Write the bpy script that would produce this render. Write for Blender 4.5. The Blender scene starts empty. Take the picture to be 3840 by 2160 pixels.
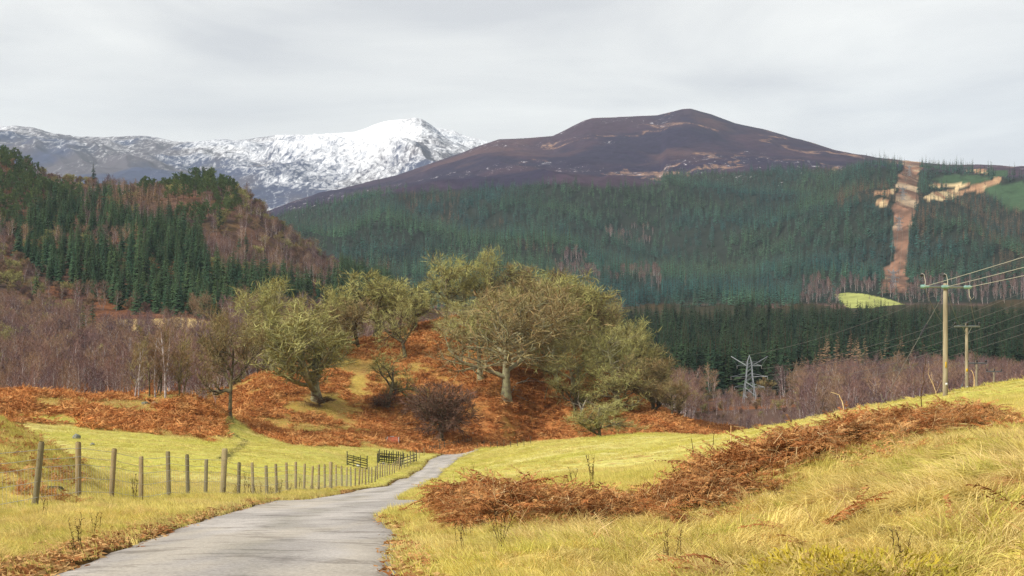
import bpy, math, random
import numpy as np
from mathutils import Vector, Matrix, Euler

# ---------------------------------------------------------------- camera, sky, sun
scene = bpy.context.scene
COL = scene.collection
F = 5000.0      # focal length in photograph pixels (3840 wide)
HZ = 1200.0     # horizon row in the photograph
cam_data = bpy.data.cameras.new('camera')
cam = bpy.data.objects.new('camera', cam_data)
COL.objects.link(cam)
cam.location = (0, 0, 0)
cam.rotation_euler = (math.radians(90), 0, 0)
cam_data.sensor_width = 36.0
cam_data.lens = 36.0 * F / 3840.0
cam_data.shift_y = (HZ - 1080.0) / 3840.0
cam_data.clip_start = 0.1
cam_data.clip_end = 60000.0
scene.camera = cam

SUN_EL, SUN_AZ = math.radians(35), math.radians(-122)   # azimuth measured from +Y towards +X
sun_dir = Vector((math.sin(SUN_AZ) * math.cos(SUN_EL), math.cos(SUN_AZ) * math.cos(SUN_EL), math.sin(SUN_EL)))
world = bpy.data.worlds.new('World')
scene.world = world
world.use_nodes = True
wt = world.node_tree
wt.nodes.clear()
def wn(t, **kw):
    n = wt.nodes.new(t)
    for k, v in kw.items(): setattr(n, k, v)
    return n
w_out = wn('ShaderNodeOutputWorld')
w_sky = wn('ShaderNodeTexSky', sky_type='NISHITA', sun_disc=False, sun_elevation=SUN_EL, sun_rotation=SUN_AZ)
w_bg1 = wn('ShaderNodeBackground'); w_bg1.inputs['Strength'].default_value = 0.1
w_bg2 = wn('ShaderNodeBackground'); w_bg2.inputs['Strength'].default_value = 1.0
w_mix = wn('ShaderNodeMixShader'); w_mix.inputs[0].default_value = 0.96
w_tc = wn('ShaderNodeTexCoord')
w_mp = wn('ShaderNodeMapping'); w_mp.inputs['Scale'].default_value = (1.0, 1.0, 4.6); w_mp.inputs['Rotation'].default_value = (0, math.radians(4), 0)
w_n1 = wn('ShaderNodeTexNoise'); w_n1.inputs['Scale'].default_value = 2.6; w_n1.inputs['Detail'].default_value = 7; w_n1.inputs['Roughness'].default_value = 0.5; w_n1.inputs['Distortion'].default_value = 0.4
w_r = wn('ShaderNodeValToRGB')
e = w_r.color_ramp.elements
e[0].position = 0.38; e[0].color = (0.67, 0.665, 0.675, 1)
e[1].position = 0.62; e[1].color = (0.97, 0.955, 0.915, 1)
m = e.new(0.50); m.color = (0.83, 0.82, 0.802, 1)
L = wt.links.new
L(w_tc.outputs['Generated'], w_mp.inputs['Vector']); L(w_mp.outputs[0], w_n1.inputs['Vector'])
L(w_n1.outputs['Fac'], w_r.inputs[0]); L(w_r.outputs[0], w_bg2.inputs[0])
L(w_sky.outputs[0], w_bg1.inputs[0]); L(w_bg1.outputs[0], w_mix.inputs[1]); L(w_bg2.outputs[0], w_mix.inputs[2])
L(w_mix.outputs[0], w_out.inputs[0])

sun_data = bpy.data.lights.new('sun', 'SUN')
sun_data.energy = 4.5
sun_data.angle = math.radians(7)
sun_data.color = (1.0, 0.95, 0.86)
sun = bpy.data.objects.new('sun', sun_data)
COL.objects.link(sun)
sun.rotation_euler = sun_dir.to_track_quat('Z', 'Y').to_euler()

vs = scene.view_settings
vs.view_transform = 'Standard'; vs.look = 'None'; vs.exposure = 0.15; vs.gamma = 1.0; vs.use_curve_mapping = False
scene.cycles.max_bounces = 5
scene.cycles.diffuse_bounces = 2
scene.cycles.glossy_bounces = 1
scene.cycles.transmission_bounces = 2
scene.cycles.transparent_max_bounces = 8
scene.cycles.volume_bounces = 0
scene.cycles.use_denoising = True
scene.cycles.denoising_prefilter = 'NONE'
scene.cycles.use_adaptive_sampling = True
scene.cycles.adaptive_threshold = 0.015

# ---------------------------------------------------------------- helpers
def s2l(r, g, b):
    def f(c):
        c /= 255.0
        return c / 12.92 if c <= 0.04045 else ((c + 0.055) / 1.055) ** 2.4
    return np.array([f(r), f(g), f(b)])

def hash2(ix, iy, seed):
    h = (ix.astype(np.int64) * 374761393 + iy.astype(np.int64) * 668265263 + seed * 144269504) & 0xffffffff
    h = ((h ^ (h >> 13)) * 1274126177) & 0xffffffff
    h = (h ^ (h >> 16)) & 0xffffffff
    return h / 4294967295.0
def vnoise(x, y, seed=0):
    ix = np.floor(x); iy = np.floor(y)
    fx = x - ix; fy = y - iy
    fx = fx * fx * (3 - 2 * fx); fy = fy * fy * (3 - 2 * fy)
    a = hash2(ix, iy, seed); b = hash2(ix + 1, iy, seed); c = hash2(ix, iy + 1, seed); d = hash2(ix + 1, iy + 1, seed)
    return (a * (1 - fx) + b * fx) * (1 - fy) + (c * (1 - fx) + d * fx) * fy
def fbm(x, y, seed=0, octv=4, gain=0.5):
    x = np.asarray(x, float); y = np.asarray(y, float)
    s = 0; a = 1; t = 0
    for o in range(octv):
        s = s + a * vnoise(x * 2 ** o + 17.3 * o, y * 2 ** o - 9.1 * o, seed + o)
        t += a; a *= gain
    return s / t
def sstep(a, b, x):
    t = np.clip((x - a) / (b - a), 0, 1)
    return t * t * (3 - 2 * t)
def lerp3(c0, c1, t):
    return c0 * (1 - t[..., None]) + c1 * t[..., None]

def mesh_np(name, v, f, smooth=False, mats=None, mat_idx=None):
    """f: (M,3) or (M,4) int array, or list of such arrays"""
    v = np.ascontiguousarray(v, dtype=np.float32)
    fs = f if isinstance(f, list) else [f]
    fs = [np.asarray(a, dtype=np.int32) for a in fs if len(a)]
    loops = np.concatenate([a.ravel() for a in fs]) if fs else np.zeros(0, np.int32)
    tot = np.concatenate([np.full(len(a), a.shape[1], np.int32) for a in fs]) if fs else np.zeros(0, np.int32)
    start = np.concatenate([[0], np.cumsum(tot)[:-1]]).astype(np.int32) if len(tot) else tot
    me = bpy.data.meshes.new(name)
    me.vertices.add(len(v)); me.vertices.foreach_set('co', v.ravel())
    me.loops.add(len(loops)); me.loops.foreach_set('vertex_index', loops)
    me.polygons.add(len(tot)); me.polygons.foreach_set('loop_start', start)
    if smooth: me.polygons.foreach_set('use_smooth', np.ones(len(tot), bool))
    if mats:
        for m_ in mats: me.materials.append(m_)
    if mat_idx is not None: me.polygons.foreach_set('material_index', np.asarray(mat_idx, np.int32))
    me.update(calc_edges=True)
    return me
def vcol(me, cols, name='Col'):
    at = me.color_attributes.new(name, 'FLOAT_COLOR', 'POINT')
    c = np.ones((len(me.vertices), 4), np.float32); c[:, :3] = cols
    at.data.foreach_set('color', c.ravel())
def obj(name, me, parent=None, loc=None, rot=None, scale=None, **props):
    o = bpy.data.objects.new(name, me)
    COL.objects.link(o)
    if parent is not None: o.parent = parent
    if loc is not None: o.location = loc
    if rot is not None: o.rotation_euler = rot
    if scale is not None: o.scale = scale
    for k, v in props.items(): o[k] = v
    return o

# ---- simple node material builder
def material(name, color=(0.5, 0.5, 0.5), rough=0.9, var=0.0, vary_scale=3.0, vcolor=None, bump=0.0, bump_scale=20.0, rnd=0.0,
             color2=None, mix_scale=1.0, spec=0.2, metal=0.0, translucent=0.0, emis=None, stretch=None, rnd2=None, coords='Object'):
    mt = bpy.data.materials.new(name); mt.use_nodes = True
    t = mt.node_tree; n = t.nodes; lk = t.links.new
    b = n['Principled BSDF']
    b.inputs['Roughness'].default_value = rough
    b.inputs['Specular IOR Level'].default_value = spec
    b.inputs['Metallic'].default_value = metal
    src = None
    if vcolor:
        a = n.new('ShaderNodeAttribute'); a.attribute_name = vcolor; src = a.outputs['Color']
    else:
        c = n.new('ShaderNodeRGB'); c.outputs[0].default_value = (*color, 1); src = c.outputs[0]
    geo = n.new('ShaderNodeNewGeometry'); tc = n.new('ShaderNodeTexCoord')
    pos = geo.outputs['Position'] if coords == 'World' else tc.outputs['Object']
    if stretch:
        mp = n.new('ShaderNodeMapping'); mp.inputs['Scale'].default_value = stretch; lk(pos, mp.inputs[0]); pos = mp.outputs[0]
    if color2 is not None:
        nz = n.new('ShaderNodeTexNoise'); nz.inputs['Scale'].default_value = mix_scale; nz.inputs['Detail'].default_value = 4; lk(pos, nz.inputs['Vector'])
        mr = n.new('ShaderNodeMapRange'); mr.inputs[1].default_value = 0.40; mr.inputs[2].default_value = 0.60; lk(nz.outputs['Fac'], mr.inputs[0])
        mx = n.new('ShaderNodeMixRGB'); mx.inputs[2].default_value = (*color2, 1); lk(src, mx.inputs[1]); lk(mr.outputs[0], mx.inputs[0]); src = mx.outputs[0]
    if rnd2 is not None:
        oi = n.new('ShaderNodeObjectInfo')
        mx = n.new('ShaderNodeMixRGB'); mx.inputs[2].default_value = (*rnd2, 1); lk(src, mx.inputs[1]); lk(oi.outputs['Random'], mx.inputs[0]); src = mx.outputs[0]
    if rnd > 0:
        oi = n.new('ShaderNodeObjectInfo')
        ml = n.new('ShaderNodeMath'); ml.operation = 'MULTIPLY'; ml.inputs[1].default_value = 7.31; lk(oi.outputs['Random'], ml.inputs[0])
        fr = n.new('ShaderNodeMath'); fr.operation = 'FRACT'; lk(ml.outputs[0], fr.inputs[0])
        mr = n.new('ShaderNodeMapRange'); mr.inputs[3].default_value = 1 - rnd; mr.inputs[4].default_value = 1 + rnd; lk(fr.outputs[0], mr.inputs[0])
        hs = n.new('ShaderNodeHueSaturation'); lk(mr.outputs[0], hs.inputs['Value']); lk(src, hs.inputs['Color']); src = hs.outputs[0]
    if var > 0:
        nz = n.new('ShaderNodeTexNoise'); nz.inputs['Scale'].default_value = vary_scale; nz.inputs['Detail'].default_value = 6; nz.inputs['Roughness'].default_value = 0.65; lk(pos, nz.inputs['Vector'])
        mr = n.new('ShaderNodeMapRange'); mr.inputs[1].default_value = 0.25; mr.inputs[2].default_value = 0.75; mr.inputs[3].default_value = 1 - var; mr.inputs[4].default_value = 1 + var; lk(nz.outputs['Fac'], mr.inputs[0])
        hs = n.new('ShaderNodeHueSaturation'); lk(mr.outputs[0], hs.inputs['Value']); lk(src, hs.inputs['Color']); src = hs.outputs[0]
    lk(src, b.inputs['Base Color'])
    if bump > 0:
        nz = n.new('ShaderNodeTexNoise'); nz.inputs['Scale'].default_value = bump_scale; nz.inputs['Detail'].default_value = 6; lk(pos, nz.inputs['Vector'])
        bp = n.new('ShaderNodeBump'); bp.inputs['Strength'].default_value = 1.0; bp.inputs['Distance'].default_value = bump; lk(nz.outputs['Fac'], bp.inputs['Height']); lk(bp.outputs[0], b.inputs['Normal'])
    if translucent > 0:
        tr = n.new('ShaderNodeBsdfTranslucent'); lk(src, tr.inputs[0])
        ms = n.new('ShaderNodeMixShader'); ms.inputs[0].default_value = translucent
        lk(b.outputs[0], ms.inputs[1]); lk(tr.outputs[0], ms.inputs[2]); lk(ms.outputs[0], n['Material Output'].inputs[0])
    return mt

# ---------------------------------------------------------------- terrain: surveyed points (photo column, photo row, distance) -> smooth height field
CP = []
def cp(*pts): CP.extend(pts)
# road and near ground
cp((-1200, 2200, 11), (-400, 2140, 11.5), (149, 2160, 11), (815, 2165, 11), (1505, 2160, 11), (1750, 2150, 11), (2100, 2110, 11), (2500, 2080, 11.5), (2900, 2020, 12), (3300, 1900, 12.5), (3840, 1900, 10.5), (4600, 1650, 12))
cp((815, 2550, 6), (1500, 2500, 6), (2600, 2400, 6.5), (3840, 2160, 6.8), (4800, 1900, 7), (-600, 2500, 6))
cp((3840, 1750, 14), (3840, 1640, 20), (3300, 1780, 16), (3550, 1680, 18), (2700, 1960, 16), (2300, 2030, 15), (1800, 2060, 15.5), (1300, 2060, 15.5), (700, 2050, 16), (0, 2050, 16), (-600, 2050, 16), (4600, 1560, 20))
cp((596, 1997, 20.3), (1495, 2000, 20.3), (-500, 1960, 21), (100, 1965, 21), (1650, 1965, 21.5), (2000, 1955, 22), (2400, 1915, 22.5), (2700, 1855, 22), (2900, 1765, 22), (3200, 1665, 23), (3500, 1605, 24), (3800, 1562, 26), (4600, 1480, 28))
cp((131, 1907, 28), (-400, 1895, 28), (417, 1895, 30), (800, 1915, 30), (1200, 1925, 30), (1600, 1905, 31), (2000, 1870, 32), (2400, 1858, 30), (2700, 1760, 32), (2950, 1690, 34), (3300, 1625, 36), (3600, 1565, 38))
# left near bank
cp((0, 1740, 34), (0, 1585, 42), (-500, 1480, 44), (110, 1650, 41), (230, 1715, 41), (330, 1800, 39), (430, 1872, 37), (0, 1640, 62), (230, 1735, 60), (-500, 1560, 70), (430, 1795, 58), (430, 1830, 48))
cp((835, 1868, 42), (1300, 1883, 42), (650, 1870, 38), (1600, 1868, 42), (2000, 1826, 42), (1195, 1846, 66), (1450, 1842, 66), (900, 1800, 66), (600, 1770, 75), (1650, 1836, 62), (2000, 1790, 62))
cp((1300, 1830, 86), (1394, 1820, 104), (1500, 1815, 107), (1700, 1800, 100), (2000, 1750, 88), (1527, 1794, 135), (1644, 1794, 135), (1586, 1760, 175), (1674, 1758, 172), (1608, 1724, 205), (1724, 1720, 205), (1740, 1700, 235), (1815, 1690, 252))
cp((2400, 1752, 72), (2400, 1690, 130), (2800, 1705, 52), (2800, 1648, 90), (3200, 1570, 65), (3600, 1520, 60), (3840, 1505, 48), (2000, 1710, 145), (4600, 1400, 60))
# field crest on the right
cp((2000, 1672, 232), (2300, 1654, 205), (2560, 1637, 180), (2868, 1607, 128), (3057, 1572, 115), (3305, 1518, 105), (3545, 1483, 100), (3840, 1428, 95), (4600, 1330, 95))
cp((2000, 1730, 262), (2300, 1720, 250), (2560, 1715, 228), (2868, 1720, 190), (3200, 1700, 190), (3545, 1690, 190), (3840, 1650, 190), (4600, 1500, 190), (3200, 1670, 290), (3840, 1640, 290), (2900, 1690, 262), (4600, 1500, 300))
# left field and mound
cp((600, 1752, 90), (900, 1740, 105), (1150, 1730, 120), (200, 1690, 100), (600, 1665, 145), (200, 1645, 140), (-500, 1620, 140), (1000, 1690, 150), (1200, 1690, 165), (1350, 1735, 165), (1250, 1662, 215), (900, 1640, 190))
cp((0, 1570, 165), (300, 1590, 168), (600, 1600, 178), (0, 1479, 195), (200, 1481, 198), (400, 1492, 202), (560, 1497, 206), (720, 1494, 210), (-500, 1470, 195), (800, 1535, 216), (855, 1580, 212))
cp((0, 1530, 245), (300, 1530, 250), (600, 1530, 255), (-500, 1520, 250), (800, 1555, 255))
# knoll
cp((1500, 1648, 235), (1800, 1672, 238), (2150, 1660, 240), (1350, 1625, 235), (1050, 1600, 232), (870, 1545, 238), (905, 1505, 258), (1000, 1480, 256), (980, 1420, 278), (1068, 1384, 285), (1188, 1515, 252), (1300, 1520, 260), (1450, 1535, 258))
cp((1600, 1420, 284), (1520, 1350, 298), (1416, 1268, 318), (1250, 1310, 312), (1672, 1206, 335), (1850, 1195, 340), (2000, 1215, 342), (1893, 1490, 270), (1803, 1432, 280), (1960, 1370, 295), (2080, 1380, 298), (1890, 1300, 315), (2130, 1270, 338))
cp((2150, 1490, 275), (2250, 1560, 262), (2250, 1400, 318), (2360, 1480, 305), (2450, 1540, 290), (2560, 1580, 276), (2670, 1622, 264), (2400, 1600, 252), (2760, 1680, 275))
cp((950, 1500, 340), (1150, 1440, 370), (1400, 1380, 385), (1672, 1340, 400), (1950, 1340, 405), (2200, 1400, 400), (2450, 1560, 370), (2700, 1600, 345))
# valley behind
cp((-500, 1430, 350), (0, 1432, 350), (400, 1430, 350), (800, 1460, 350), (-500, 1380, 430), (0, 1385, 430), (400, 1385, 430), (800, 1395, 430), (1100, 1480, 450), (1500, 1500, 450), (2000, 1530, 450), (2500, 1550, 450), (3000, 1550, 430), (3500, 1550, 430), (3840, 1540, 430), (4600, 1480, 430))
cp((2000, 1440, 620), (2500, 1450, 600), (2810, 1520, 500), (3100, 1455, 620), (3600, 1450, 620), (4600, 1440, 620), (1600, 1420, 620))
cp((2000, 1390, 720), (2800, 1425, 720), (3300, 1420, 720), (3840, 1420, 720), (4600, 1420, 720), (2400, 1300, 900), (2900, 1275, 900), (3400, 1270, 900), (3840, 1275, 900), (4600, 1280, 900))
cp((1700, 1240, 1020), (2200, 1230, 1020), (2900, 1215, 1020), (3500, 1225, 1020), (4600, 1230, 1020), (1700, 1200, 1250), (2400, 1195, 1250), (3200, 1190, 1250), (4600, 1190, 1250), (1700, 1170, 1450), (2400, 1160, 1450), (3300, 1150, 1450), (4600, 1150, 1450))
# left wooded hill
cp((0, 1290, 520), (400, 1262, 520), (800, 1240, 530), (-600, 1280, 520), (0, 1200, 590), (400, 1210, 590), (800, 1205, 590), (-600, 1150, 590), (0, 1110, 650), (400, 1175, 640), (800, 1180, 650))
cp((0, 1000, 710), (400, 1020, 730), (800, 1040, 740), (-600, 950, 720), (0, 830, 840), (400, 880, 840), (800, 880, 850), (-600, 760, 850), (0, 640, 990), (200, 740, 960), (400, 760, 970), (560, 770, 930), (800, 735, 950), (-600, 540, 1000), (0, 610, 1040), (200, 700, 1060), (400, 705, 1100), (600, 715, 1050), (800, 705, 985), (940, 770, 965))
cp((-600, 620, 1250), (0, 720, 1250), (400, 780, 1280), (800, 850, 1180), (1050, 1000, 1150), (-600, 800, 1450), (0, 900, 1450), (400, 950, 1450), (800, 1000, 1450), (1200, 1120, 1450))
cp((1050, 1290, 560), (1050, 1130, 720), (1050, 990, 850), (1060, 865, 955), (1250, 1210, 740), (1250, 1070, 880), (1250, 1010, 955), (1250, 1080, 1150), (1450, 1250, 740), (1450, 1080, 980), (1450, 1130, 1180), (1600, 1150, 1050))
CPA = np.array(CP, float)
def uv_of(px, D): return np.stack([np.asarray(px, float) / 620.0, np.log(np.asarray(D, float)) * 3.4], -1)
def tpsk(r2): return 0.5 * r2 * np.log(np.maximum(r2, 1e-12))
_U = uv_of(CPA[:, 0], CPA[:, 2]); _n = len(_U)
_K = tpsk(((_U[:, None] - _U[None]) ** 2).sum(-1)) + np.eye(_n) * 0.004
_P = np.concatenate([np.ones((_n, 1)), _U], 1)
_A = np.zeros((_n + 3, _n + 3)); _A[:_n, :_n] = _K; _A[:_n, _n:] = _P; _A[_n:, :_n] = _P.T
_W = np.linalg.solve(_A, np.concatenate([CPA[:, 1], np.zeros(3)]))
TPX = np.linspace(-1500, 5300, 420); TLD = np.linspace(math.log(5), math.log(1500), 420)
_gx, _gd = np.meshgrid(TPX, TLD, indexing='ij')
_Q = np.stack([_gx / 620.0, _gd * 3.4], -1).reshape(-1, 2)
_T = np.zeros(len(_Q))
for a in range(0, len(_Q), 20000):
    q = _Q[a:a + 20000]
    _T[a:a + 20000] = tpsk(((q[:, None] - _U[None]) ** 2).sum(-1)) @ _W[:_n] + _W[_n] + q @ _W[_n + 1:]
TAB = _T.reshape(_gx.shape)
def row_of(px, D):
    fx = np.clip((np.asarray(px, float) - TPX[0]) / (TPX[1] - TPX[0]), 0, len(TPX) - 1.001)
    fd = np.clip((np.log(np.maximum(np.asarray(D, float), 5.0)) - TLD[0]) / (TLD[1] - TLD[0]), 0, len(TLD) - 1.001)
    i = fx.astype(int); j = fd.astype(int); fx = fx - i; fd = fd - j
    return (TAB[i, j] * (1 - fx) + TAB[i + 1, j] * fx) * (1 - fd) + (TAB[i, j + 1] * (1 - fx) + TAB[i + 1, j + 1] * fx) * fd
def base_z(X, Y):
    X = np.asarray(X, float); Y = np.asarray(Y, float)
    Yc = np.maximum(Y, 5.0)
    px = np.clip(1920 + F * X / Yc, -1500, 5300)
    return (HZ - row_of(px, Yc)) / F * Yc
_DG = np.exp(np.linspace(math.log(5), math.log(1450), 1500))
def hit(px, py, dmin=5.0, dmax=1450.0):
    """first ground point seen along a photo ray"""
    r = row_of(np.full(len(_DG), float(px)), _DG)
    k = np.where((r <= py) & (_DG >= dmin) & (_DG <= dmax))[0]
    D = _DG[k[0]] if len(k) else dmax
    return np.array([(px - 1920) / F * D, D, 0.0])
def at(px, D):
    return (px - 1920) / F * D
def to_px(X, Y, Z): return 1920 + F * X / Y, HZ - F * Z / Y
# ---------------------------------------------------------------- road line (half edges as a function of distance)
RY  = np.array([-40, -20, 0, 5, 11, 20.3, 26, 30, 34, 36.5, 39, 42, 48, 65, 86, 105, 135, 172, 205, 235, 250, 262, 275.])
RXL = np.array([2.6, 0.2, -2.2, -2.9, -3.9, -5.37, -6.0, -6.36, -6.75, -6.98, -7.2, -7.4, -7.65, -8.15, -8.9, -9.7, -10.7, -11.8, -12.8, -11.4, -7.6, -3.0, 3.0])
RXR = np.array([5.6, 3.2, 0.7, 0.05, -0.91, -1.73, -2.60, -2.60, -2.05, -1.95, -2.6, -3.45, -3.85, -4.65, -5.7, -6.55, -7.5, -8.5, -8.2, -5.6, -2.6, 3.0, 9.0])
def road_edges(Y): return np.interp(Y, RY, RXL), np.interp(Y, RY, RXR)
def road_out(X, Y):
    a, b = road_edges(Y)
    d = np.maximum(a - X, X - b)
    return np.where(Y > 256, np.maximum(d, Y - 256), d)

# bracken band polygon on the bank in front of the field: centre line (px, D), half depth in metres
BB_PX = np.array([1600, 1680, 1800, 1950, 2100, 2250, 2330, 2400, 2470, 2560, 2700, 2850, 3000, 3200, 3400, 3600, 3800, 4200])
BB_D0 = np.array([23.0, 19.5, 17.2, 15.8, 15.2, 15.4, 15.4, 15.6, 16.6, 17.6, 18.0, 18.0, 18.2, 18.8, 19.8, 21.3, 23.3, 25])
BB_D1 = np.array([24.0, 26.0, 27.0, 26.5, 25.5, 24.5, 24.0, 22.0, 22.0, 24.5, 26.5, 27.0, 26.5, 25.5, 25.0, 25.5, 25.5, 24])
def bracken_near(X, Y):
    px = 1920 + F * X / np.maximum(Y, 4)
    d0 = np.interp(px, BB_PX, BB_D0); d1 = np.interp(px, BB_PX, BB_D1)
    n = (fbm(X * 0.8, Y * 0.8, 51, 4) - 0.5) * 6.5
    m = np.minimum(Y - d0, d1 - Y) + n - 0.35
    m = np.where((px < 1625) | (px > 4200), -1, m)
    gap = np.exp(-((px - 2330) / 60.0) ** 2) * 1.0 * (Y > 19)
    return sstep(-1.1, 1.3, m - gap * 2.5 - sstep(.52, .66, fbm(X * 1.3, Y * 1.3, 53, 3)) * 2.2)
def knoll_mask(X, Y):
    px = 1920 + F * X / np.maximum(Y, 4)
    foot = np.interp(px, [700, 860, 950, 1100, 1300, 1500, 1700, 1900, 2100, 2300, 2500, 2700, 2900], [250, 232, 212, 202, 210, 222, 232, 240, 238, 228, 215, 240, 260])
    n = (fbm(X * 0.08, Y * 0.08, 61, 4) - 0.5) * 16
    return sstep(-2, 3, Y - foot + n) * sstep(720, 860, px)
def mound_mask(X, Y):
    px = 1920 + F * X / np.maximum(Y, 4)
    n = (fbm(X * 0.1, Y * 0.1, 71, 4) - 0.5) * 24
    return sstep(-2, 4, Y - 168 + n) * (1 - sstep(800, 860, px))
def rust_amount(X, Y):
    k = knoll_mask(X, Y); m = mound_mask(X, Y)
    a = fbm(X * 0.055, Y * 0.055, 81, 5)
    b = fbm(X * 0.16, Y * 0.10, 82, 4)
    px = 1920 + F * X / np.maximum(Y, 4)
    right = sstep(1350, 1900, px)
    rk = k * np.maximum(sstep(0.40, 0.58, a * 0.55 + b * 0.45 + 0.10 * right + 0.015), 0.35 * right)
    rm = m * sstep(0.42, 0.60, a * 0.45 + b * 0.55)
    return np.maximum(rk, rm)
def gz(X, Y):
    X = np.asarray(X, float); Y = np.asarray(Y, float)
    z = base_z(X, Y)
    ro = road_out(X, Y)
    off = sstep(0.15, 1.6, ro)
    near = 1 - sstep(380, 460, Y)
    z = z + off * near * ((fbm(X * 0.35, Y * 0.35, 1, 3) - 0.5) * 0.30 + (fbm(X * 1.7, Y * 1.7, 2, 3) - 0.5) * 0.16 * (1 - sstep(45, 60, Y)))
    z = z + (np.maximum(knoll_mask(X, Y), mound_mask(X, Y))) * near * (fbm(X * 0.16, Y * 0.16, 3, 4) - 0.5) * 1.5
    z = z + (1 - near) * (fbm(X * 0.018, Y * 0.018, 4, 5) - 0.5) * np.clip((Y - 420) / 400, 0, 1) * 16
    z = z + bracken_near(X, Y) * 0.15 * (Y < 60)
    z = z + 0.06 * sstep(0.0, 0.35, ro) * (1 - sstep(1.2, 2.5, ro)) - 0.07 * (1 - sstep(-0.25, 0.05, ro))
    return z
def alb(r, g, b, k=1.25): return s2l(r, g, b) / k

# ---------------------------------------------------------------- near ground sheet
gp = np.linspace(-1400, 5200, 500)
gy = np.concatenate([[-60, -30, -14, -6, -1, 2], np.exp(np.linspace(math.log(4), math.log(470), 430))])
PX, GY = np.meshgrid(gp, gy)
GX = (PX - 1920) / F * np.maximum(GY, 26)
GZ = gz(GX, GY)
def grid_faces(h, w):
    i = np.arange(h * w).reshape(h, w)
    return np.stack([i[:-1, :-1], i[:-1, 1:], i[1:, 1:], i[1:, :-1]], -1).reshape(-1, 4)
def near_colour(X, Y):
    straw = alb(206, 184, 112); strawd = alb(212, 178, 110); green = alb(210, 188, 100); field = alb(204, 195, 108); field2 = alb(186, 180, 84); fieldp = alb(218, 206, 134)
    rust = alb(178, 112, 66); rust2 = alb(204, 140, 84); rustd = alb(120, 74, 44); olive = alb(178, 146, 82); mossy = alb(136, 126, 62)
    n1 = fbm(X * 0.35, Y * 0.35, 11, 4); n2 = fbm(X * 1.6, Y * 1.6, 12, 4); n3 = fbm(X * 0.05, Y * 0.07, 13, 4); n4 = fbm(X * 6, Y * 6, 14, 3)
    c = lerp3(strawd, green, sstep(0.35, 0.7, n1)); c = lerp3(c, straw, sstep(0.42, 0.7, n2) * 0.7)
    ft = sstep(34, 48, Y)
    cf = lerp3(field, field2, sstep(0.38, 0.66, n3)); cf = lerp3(cf, fieldp, sstep(0.50, 0.75, fbm(X * 0.12, Y * 0.25, 15, 4)) * 0.8); cf = lerp3(cf, olive, sstep(0.56, 0.8, n1) * 0.35)
    c = lerp3(c, cf, ft)
    px = 1920 + F * X / np.maximum(Y, 4)
    # left field brighter green, far left bank straw
    lf = sstep(50, 90, Y) * (1 - sstep(1400, 1560, px)) * sstep(250, 600, px)
    c = lerp3(c, lerp3(field2, alb(204, 197, 98), sstep(0.35, 0.65, n3)), lf * 0.75)
    # strip of verge beside the fence and the road
    # knoll and mound
    kk = np.maximum(knoll_mask(X, Y), mound_mask(X, Y))
    co = lerp3(olive, alb(186, 160, 82), sstep(0.4, 0.65, n1)); co = lerp3(co, mossy, sstep(0.55, 0.75, fbm(X * 0.2, Y * 0.2, 16, 4)) * 0.7)
    c = lerp3(c, co, kk)
    cr = lerp3(rust, rust2, sstep(0.4, 0.62, fbm(X * 0.3, Y * 0.3, 17, 4))); cr = lerp3(cr, rustd, sstep(0.55, 0.72, fbm(X * 0.5, Y * 0.35, 18, 4)) * 0.6)
    ra = rust_amount(X, Y)
    c = lerp3(c, cr, ra)
    # behind the knoll and the mound: leaf litter
    lit = sstep(255, 300, Y) * (1 - sstep(700, 860, px)) + sstep(345, 375, Y) * sstep(700, 860, px) + sstep(135, 175, Y) * sstep(2700, 2800, px)
    c = lerp3(c, alb(104, 82, 72) * (0.8 + 0.4 * n1[..., None]), np.clip(lit, 0, 1))
    # near bracken
    bn = bracken_near(X, Y) * (Y < 60)
    c = lerp3(c, lerp3(alb(120, 66, 36), alb(84, 46, 28), sstep(0.4, 0.6, n2)), bn * 0.9)
    # left bank rust streaks
    lb = (1 - sstep(250, 400, px)) * sstep(30, 36, Y) * (1 - sstep(48, 56, Y))
    c = lerp3(c, rust * 0.8, lb * sstep(0.5, 0.6, fbm(X * 0.5, Y * 0.9, 19, 4)))
    # soil and leaf litter at the road edge
    ro = road_out(X, Y)
    soil = (1 - sstep(0.1, 0.55, ro + (n2 - 0.5) * 0.7)) * (X < road_edges(Y)[0] + 0.5) + 0.5 * (1 - sstep(0.0, 0.35, ro + (n2 - 0.5) * 0.6))
    c = lerp3(c, lerp3(alb(112, 84, 40), alb(62, 50, 30), sstep(0.45, 0.62, n4)), np.clip(soil, 0, 1))
    # wet peaty ditch in the left field
    dpts = np.array([hit(872, 1572)[:2], hit(845, 1602)[:2], hit(880, 1632)[:2], hit(926, 1652)[:2], hit(905, 1672)[:2], hit(862, 1700)[:2], hit(835, 1722)[:2]])
    for a, b in zip(dpts[:-1], dpts[1:]):
        ab = b - a; t = np.clip(((X - a[0]) * ab[0] + (Y - a[1]) * ab[1]) / (ab @ ab), 0, 1)
        # ditch about 0.5 m wide
        dd = np.hypot(X - a[0] - t * ab[0], (Y - a[1] - t * ab[1]))
        c = lerp3(c, alb(58, 56, 34), (1 - sstep(0.30, 0.75, dd)) * 0.85)
    return c * (0.86 + 0.28 * n4[..., None])
gc = near_colour(GX.ravel(), GY.ravel())
gv = np.stack([GX.ravel(), GY.ravel(), GZ.ravel()], -1)
M_ground = material('ground_turf', vcolor='Col', rough=1.0, spec=0.05, var=0.36, vary_scale=1.6, bump=0.05, bump_scale=5.0, coords='World')
me = mesh_np('ground', gv, grid_faces(*GX.shape), smooth=True, mats=[M_ground]); vcol(me, gc)
obj('ground', me, kind='structure', label='sloping straw and green pasture with rusty bracken slopes')

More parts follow.
